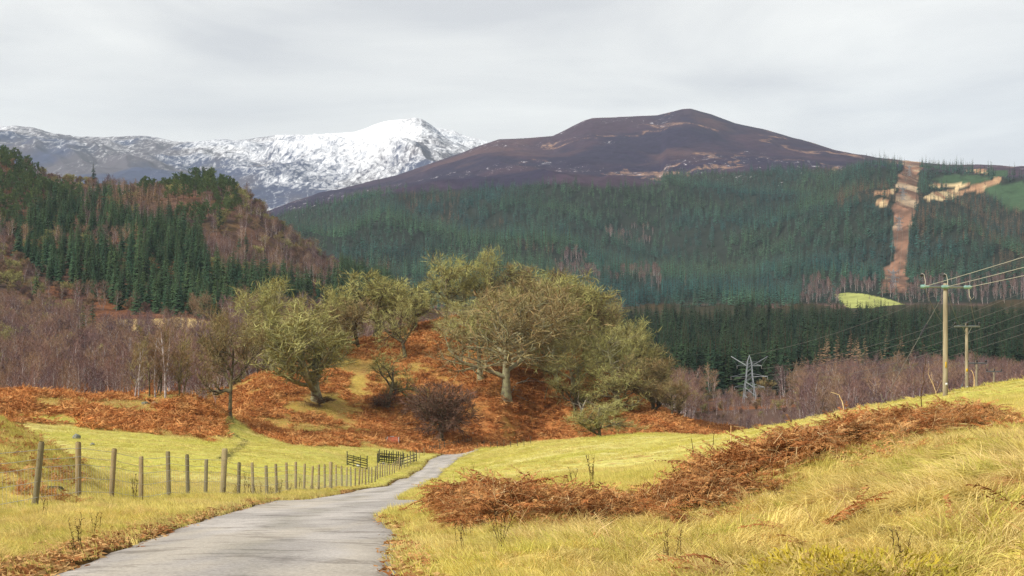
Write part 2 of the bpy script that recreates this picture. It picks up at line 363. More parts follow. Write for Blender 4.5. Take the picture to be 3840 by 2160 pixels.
# ---------------------------------------------------------------- road
ys = np.concatenate([np.linspace(-40, 4, 12), np.exp(np.linspace(math.log(4.2), math.log(254), 420))])
cols = np.linspace(0, 1, 15)
xl, xr = road_edges(ys)
jl = (fbm(ys * 1.3, ys * 0, 21, 4) - 0.5) * 0.34; jr = (fbm(ys * 1.3, ys * 0 + 5, 22, 4) - 0.5) * 0.34
xl = xl + jl; xr = xr + jr
RX = xl[:, None] * (1 - cols) + xr[:, None] * cols; RYY = np.repeat(ys[:, None], 15, 1)
RZ = base_z(RX, RYY) + 0.045 * (1 - (2 * cols - 1) ** 2) + 0.012
RZ[:, 0] -= 0.05; RZ[:, -1] -= 0.05
M_road = bpy.data.materials.new('worn_asphalt'); M_road.use_nodes = True
t = M_road.node_tree; n = t.nodes; lk = t.links.new
b = n['Principled BSDF']; b.inputs['Roughness'].default_value = 0.78; b.inputs['Specular IOR Level'].default_value = 0.35
at_ = n.new('ShaderNodeAttribute'); at_.attribute_name = 'Col'
geo = n.new('ShaderNodeNewGeometry')
nz = n.new('ShaderNodeTexNoise'); nz.inputs['Scale'].default_value = 24; nz.inputs['Detail'].default_value = 8; nz.inputs['Roughness'].default_value = .7; lk(geo.outputs['Position'], nz.inputs['Vector'])
mr = n.new('ShaderNodeMapRange'); mr.inputs[1].default_value = .3; mr.inputs[2].default_value = .7; mr.inputs[3].default_value = .62; mr.inputs[4].default_value = 1.36; lk(nz.outputs['Fac'], mr.inputs[0])
hs = n.new('ShaderNodeHueSaturation'); lk(at_.outputs['Color'], hs.inputs['Color']); lk(mr.outputs[0], hs.inputs['Value'])
# cracks and worn streaks
mp = n.new('ShaderNodeMapping'); mp.inputs['Scale'].default_value = (0.7, 1.0, 1.0); lk(geo.outputs['Position'], mp.inputs[0])
n2 = n.new('ShaderNodeTexNoise'); n2.inputs['Scale'].default_value = 1.3; n2.inputs['Detail'].default_value = 9; n2.inputs['Roughness'].default_value = 0.72; lk(mp.outputs[0], n2.inputs['Vector'])
m2 = n.new('ShaderNodeMapRange'); m2.inputs[1].default_value = .52; m2.inputs[2].default_value = .60; lk(n2.outputs['Fac'], m2.inputs[0])
mx = n.new('ShaderNodeMixRGB'); mx.blend_type = 'MULTIPLY'; mx.inputs[2].default_value = (.60, .585, .57, 1); lk(m2.outputs[0], mx.inputs[0]); lk(hs.outputs[0], mx.inputs[1])
lk(mx.outputs[0], b.inputs['Base Color'])
bp = n.new('ShaderNodeBump'); bp.inputs['Distance'].default_value = 0.006; lk(nz.outputs['Fac'], bp.inputs['Height']); lk(bp.outputs[0], b.inputs['Normal'])
rc = lerp3(alb(196, 188, 180), alb(170, 163, 156), sstep(0.4, 0.65, fbm(RX * 0.8, RYY * 0.3, 31, 4)))
rc = lerp3(rc, alb(200, 188, 168), sstep(0.58, 0.7, fbm(RX * 1.2, RYY * 0.12, 32, 4)) * 0.5)
edge = 1 - sstep(0.0, 0.10, np.minimum(cols, 1 - cols))[None, :] + (fbm(RX * 3, RYY * 3, 33, 3) - 0.5) * 0.5 * (np.minimum(cols, 1 - cols) < 0.2)
rc = lerp3(rc, alb(116, 102, 84), np.clip(edge, 0, 1) * 0.7)
trk = np.exp(-((cols - .27) / .10) ** 2) + np.exp(-((cols - .73) / .10) ** 2)
rc = rc * (0.96 + 0.06 * trk)[None, :, None]
rc = lerp3(rc, alb(150, 144, 128), (np.exp(-((cols - .5) / .10) ** 2)[None, :] * sstep(.42, .62, fbm(RX * 1.5, RYY * .4, 34, 4)) * .55))
me = mesh_np('road', np.stack([RX.ravel(), RYY.ravel(), RZ.ravel()], -1), grid_faces(*RX.shape), smooth=True, mats=[M_road]); vcol(me, rc.reshape(-1, 3))
obj('road', me, kind='structure', label='narrow pale grey single track road winding downhill')

# ---------------------------------------------------------------- wooded hill on the left and valley floor
mp_ = np.linspace(-1400, 5200, 380); my = np.exp(np.linspace(math.log(440), math.log(1500), 230))
PX, MY = np.meshgrid(mp_, my); MX = (PX - 1920) / F * MY; MZ = gz(MX, MY) - 0.4 * (MY < 470)
row = HZ - F * MZ / MY
n1 = fbm(MX * 0.03, MY * 0.03, 41, 5); n2 = fbm(MX * 0.12, MY * 0.12, 42, 4)
mc = lerp3(alb(112, 84, 70), alb(84, 70, 64), sstep(0.4, 0.6, n1)); mc = lerp3(mc, alb(128, 100, 60), sstep(0.55, 0.7, n2) * 0.5)
mc = lerp3(mc, alb(150, 96, 60), sstep(0.54, 0.66, fbm(MX * 0.02, MY * 0.02, 43, 4)) * 0.6)
pale = sstep(320, 380, PX) * (1 - sstep(800, 880, PX)) * sstep(525, 535, MY) * (1 - sstep(592, 600, MY))
mc = lerp3(mc, lerp3(alb(206, 178, 122), alb(186, 132, 84), sstep(0.45, 0.6, n1)), pale)
con = sstep(700, 740, MY) * (PX > 2250)
mc = lerp3(mc, alb(46, 52, 34), con.astype(float) * 0.8)
M_hill = material('hill_litter', vcolor='Col', rough=1.0, spec=0.03, var=0.30, vary_scale=0.35, bump=0.5, bump_scale=0.4, coords='World')
me = mesh_np('wooded_hill', np.stack([MX.ravel(), MY.ravel(), MZ.ravel()], -1), grid_faces(*MX.shape), smooth=True, mats=[M_hill]); vcol(me, mc.reshape(-1, 3))
obj('wooded_hill', me, kind='structure', label='wooded hillside and brown valley floor behind the knoll')

# ---------------------------------------------------------------- heather mountain with forested flank
RID = np.array([(-1600, 900), (0, 900), (900, 850), (1000, 800), (1080, 772), (1192, 730), (1330, 695), (1490, 656), (1600, 618), (1729, 574), (1800, 545), (1870, 522), (1960, 519), (2072, 511), (2110, 493), (2146, 474), (2190, 452), (2221, 443), (2330, 438), (2467, 432), (2519, 420), (2560, 409), (2590, 407), (2668, 429), (2710, 445), (2757, 462), (2860, 484), (2966, 514), (3050, 536), (3130, 563), (3220, 580), (3294, 596), (3428, 616), (3652, 632), (3840, 645), (4300, 700), (5400, 800)], float)
TRL = np.array([(-1600, 1000), (600, 950), (900, 880), (1080, 790), (1200, 768), (1300, 752), (1500, 722), (1700, 712), (1900, 700), (2000, 692), (2130, 690), (2250, 702), (2400, 695), (2480, 688), (2500, 658), (2700, 648), (2900, 636), (3150, 632), (3300, 624), (3430, 634), (3560, 642), (3650, 648), (3840, 668), (5400, 800)], float)
FD = np.array([1380, 1520, 1750, 2100, 2450, 2800, 3300, 3800, 4300, 4800, 5600.])
def far_rows(px):
    r = np.interp(px, RID[:, 0], RID[:, 1]); t_ = np.interp(px, TRL[:, 0], TRL[:, 1])
    t_ = np.maximum(t_, r + 4)
    b0 = np.interp(px, [-1600, 1000, 1500, 2000, 2600, 3000, 3400, 5400], [1180, 1180, 1170, 1165, 1165, 1150, 1140, 1120])
    return np.stack([b0 + 45, b0 - 10, b0 * 0.76 + t_ * 0.24, b0 * 0.48 + t_ * 0.52, b0 * 0.22 + t_ * 0.78, t_, t_ * 0.62 + r * 0.38, t_ * 0.25 + r * 0.75, r, r + 50, r + 130], -1)
def pchip(xk, yk, x):
    """xk (K,), yk (N,K), x (N,) -> monotone cubic"""
    h = np.diff(xk); d = np.diff(yk, axis=1) / h
    mm = np.zeros_like(yk)
    w1 = 2 * h[1:] + h[:-1]; w2 = h[1:] + 2 * h[:-1]
    with np.errstate(divide='ignore', invalid='ignore'):
        hm = (w1 + w2) / (w1 / d[:, :-1] + w2 / d[:, 1:])
    mm[:, 1:-1] = np.where(d[:, :-1] * d[:, 1:] > 0, hm, 0)
    mm[:, 0] = d[:, 0]; mm[:, -1] = d[:, -1]
    k = np.clip(np.searchsorted(xk, x) - 1, 0, len(xk) - 2)
    i = np.arange(len(x)); t_ = (x - xk[k]) / h[k]
    y0, y1, m0, m1 = yk[i, k], yk[i, k + 1], mm[i, k] * h[k], mm[i, k + 1] * h[k]
    return (2 * t_**3 - 3 * t_**2 + 1) * y0 + (t_**3 - 2 * t_**2 + t_) * m0 + (-2 * t_**3 + 3 * t_**2) * y1 + (t_**3 - t_**2) * m1
def far_z(X, Y):
    sh = np.shape(X); X = np.ravel(X).astype(float); Y = np.ravel(Y).astype(float)
    px = 1920 + F * X / Y
    r = pchip(FD, far_rows(px), Y)
    z = (HZ - r) / F * Y
    env = sstep(1450, 1900, Y) * (1 - sstep(2500, 3000, Y)); moor = sstep(2600, 3100, Y) * (1 - sstep(3700, 4250, Y))
    rid = 1 - np.abs(fbm(X * 0.0022 + Y * 0.0007, Y * 0.0011, 91, 3) * 2 - 1)
    z = z + env * ((rid - 0.62) * 150 + (fbm(X * 0.004, Y * 0.003, 92, 4) - 0.5) * 80) + moor * ((rid - 0.62) * 30 + (fbm(X * 0.005, Y * 0.003, 94, 4) - 0.5) * 30)
    z = z + sstep(1500, 1800, Y) * (1 - sstep(4100, 4290, Y) * 0.75) * (fbm(X * 0.012, Y * 0.012, 93, 4) - 0.5) * 12
    return z.reshape(sh)
fp = np.concatenate([np.linspace(-1600, 850, 60), np.linspace(860, 3950, 500), np.linspace(3970, 5400, 40)]); fy = np.concatenate([np.linspace(1380, 1620, 60), np.linspace(1625, 4250, 230), np.linspace(4260, 5600, 30)])
PX, FY = np.meshgrid(fp, fy); FX = (PX - 1920) / F * FY; FZ = far_z(FX, FY)
FR = HZ - F * FZ / FY
def poly_mask(px, py, pts):
    inside = np.zeros(px.shape, bool); pts = np.asarray(pts, float); j = len(pts) - 1
    for i in range(len(pts)):
        xi, yi = pts[i]; xj, yj = pts[j]
        c = ((yi > py) != (yj > py)) & (px < (xj - xi) * (py - yi) / (yj - yi + 1e-9) + xi)
        inside ^= c; j = i
    return inside
SWATH = [(3385, 600), (3460, 600), (3444, 680), (3440, 780), (3414, 850), (3408, 960), (3400, 1010), (3408, 1098), (3312, 1098), (3310, 1005), (3350, 985), (3348, 860), (3352, 780), (3364, 700), (3370, 660), (3385, 630)]
PALE = [[(3460, 735), (3500, 720), (3600, 712), (3740, 688), (3745, 705), (3620, 728), (3560, 748), (3470, 752)], [(3268, 755), (3300, 750), (3340, 756), (3335, 770), (3290, 774)], [(3270, 715), (3350, 712), (3352, 726), (3280, 732)], [(3480, 690), (3640, 690), (3720, 676), (3740, 660), (3620, 640), (3700, 636), (3760, 668), (3740, 690), (3600, 705), (3480, 702)]]
MEADOW = [[(3500, 672), (3560, 656), (3660, 655), (3722, 672), (3700, 688), (3560, 692), (3510, 684)], [(3690, 712), (3740, 690), (3900, 680), (3900, 790), (3790, 790), (3740, 750)], [(3700, 640), (3780, 636), (3780, 662), (3730, 664)]]
LOWF = [[(3128, 1102), (3180, 1097), (3250, 1103), (3330, 1122), (3420, 1150), (3400, 1180), (3190, 1170), (3160, 1135)]]
CLEAR = [SWATH] + PALE + MEADOW + LOWF
jx = PX + (fbm(FX * 0.03, FY * 0.03, 94, 3) - 0.5) * 26; jy = FR + (fbm(FX * 0.03, FY * 0.03, 95, 3) - 0.5) * 10
h1 = fbm(FX * 0.006, FY * 0.003, 96, 5)
fcol = lerp3(alb(84, 66, 82, 1.7), alb(62, 54, 78, 1.7), sstep(0.35, 0.65, h1))
wx = FX + (fbm(FX * 0.004, FY * 0.004, 97, 3) - 0.5) * 300
streak = 1 - np.abs(fbm(wx * 0.006, FY * 0.0022, 98, 4) * 2 - 1)
tanm = (sstep(0.80, 0.98, streak) * sstep(1550, 2100, PX) * (FY > 2700) * sstep(0.36, 0.60, fbm(FX * 0.0025, FY * 0.0025, 99, 3)))
fcol = lerp3(fcol, alb(106, 80, 78), sstep(0.50, 0.75, fbm(FX * 0.005, FY * 0.003, 100, 5)) * 0.5)
rockm = sstep(0.40, 0.62, fbm(FX * 0.003, FY * 0.003, 102, 3)) * (FY > 2600)
forest_floor = sstep(-6, 8, FR - np.interp(PX, TRL[:, 0], TRL[:, 1])) * (FY < 2950)
fcol = lerp3(fcol, alb(46, 52, 44), forest_floor)
fcol = lerp3(fcol, lerp3(lerp3(alb(152, 114, 92), alb(112, 86, 72), sstep(0.4, 0.6, fbm(FX * 0.05, FY * 0.03, 105, 3))), alb(184, 160, 132), sstep(0.55, 0.66, fbm(FX * 0.02, FY * 0.02, 103, 4))), poly_mask(jx, jy, SWATH).astype(float))
for p_ in PALE: fcol = lerp3(fcol, lerp3(alb(216, 190, 146), alb(168, 130, 100), sstep(0.5, 0.62, fbm(FX * 0.03, FY * 0.02, 104, 3))), poly_mask(jx, jy, p_).astype(float))
for p_ in MEADOW: fcol = lerp3(fcol, np.broadcast_to(alb(66, 88, 62), fcol.shape), poly_mask(jx, jy, p_).astype(float))
for p_ in LOWF: fcol = lerp3(fcol, np.broadcast_to(alb(170, 174, 102), fcol.shape), poly_mask(jx * .3 + PX * .7, jy * .4 + FR * .6, p_).astype(float))
low = sstep(1130, 1150, FR) * (1 - poly_mask(PX, FR, LOWF[0]))
fcol = lerp3(fcol, np.broadcast_to(alb(110, 84, 76), fcol.shape), low)
M_far = material('heather_slope', vcolor='Col', rough=1.0, spec=0.02, var=0.38, vary_scale=0.06, bump=4.0, bump_scale=0.03, coords='World')
def overlay(mt, attr, colour, scale, lo, hi, k, stretch=(1, 1, 1), detail=8):
    """lay a second surface (grass, rock, snow) over the base where attribute + fine noise passes a threshold"""
    t = mt.node_tree; n = t.nodes; lk = t.links.new; b = n['Principled BSDF']
    src = b.inputs['Base Color'].links[0].from_socket
    a = n.new('ShaderNodeAttribute'); a.attribute_name = attr; g = n.new('ShaderNodeNewGeometry'); mp = n.new('ShaderNodeMapping'); mp.inputs['Scale'].default_value = stretch
    nz = n.new('ShaderNodeTexNoise'); nz.inputs['Scale'].default_value = scale; nz.inputs['Detail'].default_value = detail; nz.inputs['Roughness'].default_value = .72; nz.inputs['Distortion'].default_value = .8
    lk(g.outputs['Position'], mp.inputs[0]); lk(mp.outputs[0], nz.inputs['Vector'])
    m1_ = n.new('ShaderNodeMath'); m1_.operation = 'MULTIPLY_ADD'; m1_.inputs[1].default_value = k; m1_.inputs[2].default_value = -k * .5; lk(nz.outputs['Fac'], m1_.inputs[0])
    m2_ = n.new('ShaderNodeMath'); m2_.operation = 'ADD'; lk(m1_.outputs[0], m2_.inputs[0]); lk(a.outputs['Fac'], m2_.inputs[1])
    mr = n.new('ShaderNodeMapRange'); mr.inputs[1].default_value = lo; mr.inputs[2].default_value = hi; lk(m2_.outputs[0], mr.inputs[0])
    mx = n.new('ShaderNodeMixRGB'); mx.inputs[2].default_value = (*colour, 1); lk(mr.outputs[0], mx.inputs[0]); lk(src, mx.inputs[1]); lk(mx.outputs[0], b.inputs['Base Color'])
def fattr(me, name, vals):
    a = me.attributes.new(name, 'FLOAT', 'POINT'); a.data.foreach_set('value', np.asarray(vals, np.float32).ravel())
overlay(M_far, 'tan', tuple(alb(160, 128, 108)), 0.05, 0.85, 1.2, 2.0, (1.3, .5, 1.2))
overlay(M_far, 'rock', tuple(alb(200, 196, 202)), 0.06, 1.22, 1.38, 2.2, (1, .5, 1), 4)
me = mesh_np('heather_mountain', np.stack([FX.ravel(), FY.ravel(), FZ.ravel()], -1), grid_faces(*FX.shape), smooth=True, mats=[M_far]); vcol(me, fcol.reshape(-1, 3)); fattr(me, 'tan', tanm); fattr(me, 'rock', rockm)
obj('heather_mountain', me, kind='structure', label='purple brown heather mountain above dark conifer slopes')

# ---------------------------------------------------------------- snow mountains
SN = np.array([(-1600, 520), (-400, 500), (0, 475), (60, 472), (130, 480), (220, 507), (310, 520), (390, 520), (450, 522), (540, 518), (590, 523), (650, 533), (720, 540), (800, 535), (940, 528), (990, 522), (1100, 508), (1210, 503), (1330, 495), (1370, 483), (1400, 470), (1450, 455), (1500, 447), (1553, 440), (1580, 446), (1610, 468), (1640, 490), (1700, 545), (1760, 590), (1900, 650), (2300, 720), (5400, 900)], float)
SN2 = np.array([(-1600, 700), (1300, 640), (1500, 520), (1600, 482), (1640, 480), (1700, 488), (1740, 506), (1790, 522), (1830, 533), (1950, 550), (2100, 560), (2500, 620), (5400, 800)], float)
def snow_mesh(name, S, D0, Dr, D1, foot_row, seed, lab, nres=2):
    sp = np.concatenate([np.linspace(-1500, -120, 40), np.linspace(-100, 2000, 500), np.linspace(2020, 3000, 30)]) if nres > 1 else np.linspace(-1500, 3000, 380); sy = np.concatenate([np.linspace(D0, Dr, 190 if nres > 1 else 70), np.linspace(Dr + 40, D1, 20)])
    PX, SY = np.meshgrid(sp, sy); SX = (PX - 1920) / F * SY
    r = np.interp(PX, S[:, 0], S[:, 1])
    t_ = np.clip((SY - D0) / (Dr - D0), 0, 1)
    tb = np.clip((SY - Dr) / (D1 - Dr), 0, 1)
    prof = t_ ** 0.8
    row = foot_row + (r - foot_row) * prof + tb * 70
    SZ = (HZ - row) / F * SY
    env = np.sin(np.clip(t_, 0, 1) * math.pi) ** 0.7
    rid = 1 - np.abs(fbm(SX * 0.0011 + SY * 0.0005, SY * 0.0005, seed, 4) * 2 - 1)
    SZ = SZ + env * ((rid - 0.6) * 260 + (fbm(SX * 0.004, SY * 0.003, seed + 1, 4) - 0.5) * 110) + (fbm(SX * 0.008, SY * 0.008, seed + 2, 3) - 0.5) * (14 + 24 * env)
    R = HZ - F * SZ / SY
    gzx = np.gradient(SZ, axis=1) / np.gradient(SX, axis=1)
    # snow lies high and on gentle slopes; dark rock low down, on crags and on the left shoulder; less snow paints the shaded right face of the summit
    amt = np.interp(PX, [-200, 200, 520, 780, 1100, 1450, 1600, 1900], [-.16, -.10, 0.04, 0.34, 0.76, 1.0, 0.46, 0.80])
    hgt = np.clip((700 - R) / 230, 0, 1)
    nn = fbm(SX * 0.004, SY * 0.003, seed + 3, 4, 0.6); n2 = nn * 0 + .5
    s = amt * 0.55 + hgt * 0.66 + (nn - 0.5) * 0.7 - 0.62 - np.abs(gzx) * 0.16 - np.clip(gzx * -1, 0, 1) * (PX > 1560) * 0.25
    c = lerp3(alb(64, 70, 98), alb(92, 86, 94), sstep(0.4, 0.6, fbm(SX * 0.003, SY * 0.003, seed + 5, 4)))
    me = mesh_np(name, np.stack([SX.ravel(), SY.ravel(), SZ.ravel()], -1), grid_faces(*SX.shape), smooth=True, mats=[M_snow]); vcol(me, c.reshape(-1, 3)); fattr(me, 'snow', s)
    obj(name, me, kind='structure', label=lab)
M_snow = material('snow_and_rock', vcolor='Col', rough=0.9, spec=0.1, var=0.10, vary_scale=0.02, bump=10.0, bump_scale=0.012, coords='World')
overlay(M_snow, 'snow', (.80, .81, .84), .026, -.20, .42, 2.5, (1.6, .4, 1.0), 12)
snow_mesh('snowy_mountain', SN, 5400, 8200, 9300, 780, 111, 'snow covered mountain with dark rocky shoulder')
snow_mesh('distant_ridge', SN2, 8600, 10200, 11200, 760, 131, 'farther snowy ridge showing beside the white summit', 1)
# ---------------------------------------------------------------- tree builders
def norm(a): return a / np.maximum(np.linalg.norm(a, axis=-1, keepdims=True), 1e-9)
def perp(d, rng):
    r = rng.normal(size=d.shape); r = r - (r * d).sum(-1, keepdims=True) * d
    return norm(r)
def tubes(P, R, sides):
    """P (B,K,3) polylines, R (B,K) radii -> verts, quads"""
    B, K, _ = P.shape
    T = np.gradient(P, axis=1); T = norm(T)
    ref = np.where(np.abs(T[:, :1, 2:3]) > 0.9, np.array([1.0, 0, 0]), np.array([0, 0, 1.0])); ref = np.broadcast_to(ref, T.shape)
    A = norm(np.cross(T, ref)); Bn = np.cross(T, A)
    ang = np.linspace(0, 2 * np.pi, sides, endpoint=False)
    V = P[:, :, None] + R[:, :, None, None] * (A[:, :, None] * np.cos(ang)[:, None] + Bn[:, :, None] * np.sin(ang)[:, None])
    idx = np.arange(B * K * sides).reshape(B, K, sides)
    a = idx[:, :-1]; b_ = idx[:, 1:]
    f = np.stack([a, np.roll(a, -1, 2), np.roll(b_, -1, 2), b_], -1).reshape(-1, 4)
    return V.reshape(-1, 3), f
def join(parts):
    vs_, fs, o = [], [], 0
    for v, f in parts:
        if len(v) == 0: continue
        vs_.append(v); fs.append(np.asarray(f) + o); o += len(v)
    tri = [f for f in fs if f.shape[1] == 3]; quad = [f for f in fs if f.shape[1] == 4]
    out = []
    if tri: out.append(np.concatenate(tri))
    if quad: out.append(np.concatenate(quad))
    return np.concatenate(vs_), out
def extend(rng, start, d, length, r0, r1, K, wob, up, gnarl=0.0):
    """grow polylines; returns P (B,K,3), R (B,K)"""
    B = len(start); P = np.zeros((B, K, 3)); P[:, 0] = start; dd = d.copy()
    step = (length / (K - 1))[:, None]
    for k in range(1, K):
        dd = norm(dd + rng.normal(size=dd.shape) * wob + np.array([0, 0, up]))
        P[:, k] = P[:, k - 1] + dd * step
    t_ = np.linspace(0, 1, K)
    R = r0[:, None] * (1 - t_) + r1[:, None] * t_
    return P, R
def sample(P, t_):
    B, K, _ = P.shape
    f = np.clip(t_ * (K - 1), 0, K - 1.001); i = f.astype(int); f = (f - i)[:, None]
    b_ = np.arange(B)
    return P[b_, i] * (1 - f) + P[b_, i + 1] * f, norm(P[b_, i + 1] - P[b_, i])
def branch(rng, P, R, n, tmin, tmax, ang, angsd, lens, ratio, flat=0.0):
    """children: n per parent; returns start, dir, length, radius"""
    B = len(P)
    t_ = np.tile(np.linspace(tmin, tmax, n), (B, 1)) + rng.uniform(-.5, .5, (B, n)) * (tmax - tmin) / max(n, 1)
    t_ = np.clip(t_, 0.02, 0.99).ravel()
    pi = np.repeat(np.arange(B), n)
    s, tg = sample(P[pi], t_)
    pr = perp(tg, rng)
    if flat: pr[:, 2] *= (1 - flat); pr = norm(pr)
    a = np.radians(ang + rng.normal(size=len(s)) * angsd)[:, None]
    d = norm(tg * np.cos(a) + pr * np.sin(a))
    rad = np.interp(t_, [0, 1], [1, 0]) * R[pi, 0] + np.interp(t_, [0, 1], [0, 1]) * R[pi, -1]
    return s, d, lens[pi], rad * ratio, t_
def twig_tris(rng, s, d, l, w, bend=0.25):
    """thin bent triangle pairs"""
    side = perp(d, rng) * (w[:, None] * 0.5)
    mid = s + d * (l * 0.5)[:, None]
    d2 = norm(d + rng.normal(size=d.shape) * bend)
    tip = mid + d2 * (l * 0.5)[:, None]
    v = np.stack([s - side, s + side, mid + side * 0.7, mid - side * 0.7, tip], 1).reshape(-1, 3)
    o = (np.arange(len(s)) * 5)[:, None]
    f = np.concatenate([o + np.array([[0, 1, 2]]), o + np.array([[0, 2, 3]]), o + np.array([[3, 2, 4]])])
    return v, f

def make_oak(seed, H=18.0, spread=1.0, trunk=0.22, lean=0.0, nl=7, twigs=11, up=0.10, low=0.30, dense=0.8, tw=0.066, thick=0.032):
    """returns (trunk mesh arrays, crown mesh arrays); unit height H metres"""
    rng = np.random.default_rng(seed)
    wood = []
    d0 = norm(np.array([[lean, rng.normal() * 0.05, 1.0]]))
    P0, R0 = extend(rng, np.zeros((1, 3)) - [0, 0, 0.6], d0, np.array([H * 0.62]), np.array([H * thick]), np.array([H * 0.010]), 9, 0.09, 0.05)
    R0[0, 0] *= 1.7; R0[0, 1] *= 1.12
    wood.append(tubes(P0, R0, 8))
    s, d, l, r, t0 = branch(rng, P0, R0, nl, low, 0.97, 62, 12, np.array([H * 0.46 * spread]), 0.62)
    l = l * np.interp(t0, [low, 0.65, 1.0], [0.95, 1.0, 0.72]) * rng.uniform(0.8, 1.15, len(l))
    P1, R1 = extend(rng, s, d, l, r, r * 0.28, 7, 0.20, up)
    wood.append(tubes(P1, R1, 5))
    P1a = np.concatenate([P1]); R1a = R1
    s, d, l2, r, t1 = branch(rng, P1a, R1a, 6, 0.22, 0.98, 48, 14, l * 0.50, 0.62, 0.25)
    l2 = l2 * rng.uniform(0.6, 1.2, len(l2)) * np.interp(t1, [0.2, 1], [1.1, 0.7])
    P2, R2 = extend(rng, s, d, l2, r, r * 0.3, 5, 0.24, up * 1.1)
    wood.append(tubes(P2, R2, 4))
    s, d, l3, r, t2 = branch(rng, P2, R2, 8, 0.15, 1.0, 48, 16, l2 * 0.62, 0.55, 0.2)
    l3 = np.maximum(l3 * rng.uniform(0.6, 1.3, len(l3)), 0.5)
    P3, R3 = extend(rng, s, d, l3, np.maximum(r, 0.02), np.maximum(r * .4, 0.012), 4, 0.26, up)
    wood.append(tubes(P3, R3, 3))
    nt = max(2, int(twigs * dense))
    s, d, l4, r, t3 = branch(rng, P3, R3, nt, 0.15, 1.0, 48, 18, l3 * 0.62, 0.5)
    l4 = np.clip(l4 * rng.uniform(0.7, 1.9, len(l4)), 0.35, 1.9)
    d = norm(d + np.array([0, 0, 0.22]))
    crown = [twig_tris(rng, s, d, l4, rng.uniform(0.4, 1.9, len(s)) * tw)]
    return join(wood), join(crown)

def make_dome(seed, H=11.0, W=12.0):
    """dense round twiggy crown on a short trunk"""
    rng = np.random.default_rng(seed)
    P0, R0 = extend(rng, np.array([[0, 0, -.3]]), np.array([[.05, 0, 1.0]]), np.array([H * .55]), np.array([H * .03]), np.array([H * .008]), 7, .06, .05)
    wood = [tubes(P0, R0, 8)]; nb_ = 64
    d = norm(rng.normal(size=(nb_, 3)) * [1, 1, .8] + [0, 0, .35]); tip = d * np.array([W * .42, W * .42, H * .46]) + [0, 0, H * .52]
    tip[:, 2] = np.maximum(tip[:, 2], H * .2)
    st = np.stack([np.interp(rng.uniform(.25, .9, nb_) * H * .5, P0[0, :, 2], P0[0, :, a]) for a in range(2)] + [rng.uniform(.16, .5, nb_) * H], -1)
    Q = np.stack([st * (1 - t_) + tip * t_ + np.array([0, 0, 1]) * H * .04 * math.sin(t_ * 3.14) + rng.normal(size=st.shape) * .12 for t_ in np.linspace(0, 1, 6)], 1)
    wood.append(tubes(Q, np.linspace(.075, .02, 6)[None] * np.ones((nb_, 1)), 4))
    s, d, l, r, _ = branch(rng, Q, np.linspace(.075, .02, 6)[None] * np.ones((nb_, 1)), 12, .2, 1, 45, 15, np.full(nb_, 1.9), .5)
    P2, R2 = extend(rng, s, d, l * rng.uniform(.5, 1.1, len(l)), np.full(len(l), .018), np.full(len(l), .008), 4, .2, .08); wood.append(tubes(P2, R2, 3))
    s, d, l, r, _ = branch(rng, P2, R2, 15, .1, 1, 42, 16, np.full(len(P2), 1.0), .5)
    d = norm(d + norm(s - np.array([0, 0, H * .45])) * .35)
    return join(wood), join([twig_tris(rng, s, d, l * rng.uniform(.5, 1.2, len(l)), rng.uniform(.045, .085, len(l)))])
def make_birch(seed, H=12.0, stems=1, twigs=9, droop=0.0, tw=0.05, wide=1.0):
    rng = np.random.default_rng(seed)
    base = np.concatenate([np.zeros((1, 3)), rng.normal(size=(stems - 1, 3)) * np.array([1.3, 1.3, 0])]) if stems > 1 else np.zeros((1, 3))
    d0 = norm(np.array([0, 0, 1.0]) + np.concatenate([base[:, :2] * 0.09, np.zeros((stems, 1))], 1) + rng.normal(size=(stems, 3)) * 0.05)
    hh = H * rng.uniform(0.75, 1.0, stems); hh[0] = H
    P0, R0 = extend(rng, base - [0, 0, 0.3], d0, hh, hh * 0.016, hh * 0.003, 9, 0.05, 0.03)
    wood = [tubes(P0, R0, 5)]
    s, d, l, r, t0 = branch(rng, P0, R0, 16, 0.22, 0.98, 40, 9, hh * 0.30 * wide, 0.5)
    l = l * np.interp(t0, [0.2, 0.45, 1], [0.8, 1.0, 0.3]) * rng.uniform(.7, 1.2, len(l))
    P1, R1 = extend(rng, s, d, l, np.maximum(r, .02), np.maximum(r * .3, .01), 5, 0.14, 0.13)
    wood.append(tubes(P1, R1, 3))
    s, d, l2, r, t1 = branch(rng, P1, R1, 5, 0.15, 1.0, 38, 12, l * 0.45, 0.5)
    l2 = np.maximum(l2 * rng.uniform(.6, 1.3, len(l2)), 0.4)
    P2, R2 = extend(rng, s, d, l2, np.maximum(r, .015), np.maximum(r * .4, .01), 3, 0.2, 0.12 - droop)
    s, d, l3, r, t2 = branch(rng, P2, R2, twigs, 0.1, 1.0, 34, 14, l2 * 0.8, 0.5)
    l3 = np.clip(l3 * rng.uniform(.6, 1.3, len(l3)), 0.3, 1.6)
    d = norm(d + np.array([0, 0, 0.15 - droop]))
    K = P2[:, [0, -1]]
    cr = [twig_tris(rng, K[:, 0], norm(K[:, 1] - K[:, 0]), np.linalg.norm(K[:, 1] - K[:, 0], axis=1), np.full(len(K), tw * 1.3), 0.1), twig_tris(rng, s, d, l3, rng.uniform(.6, 1.4, len(s)) * tw)]
    return join(wood), join(cr)

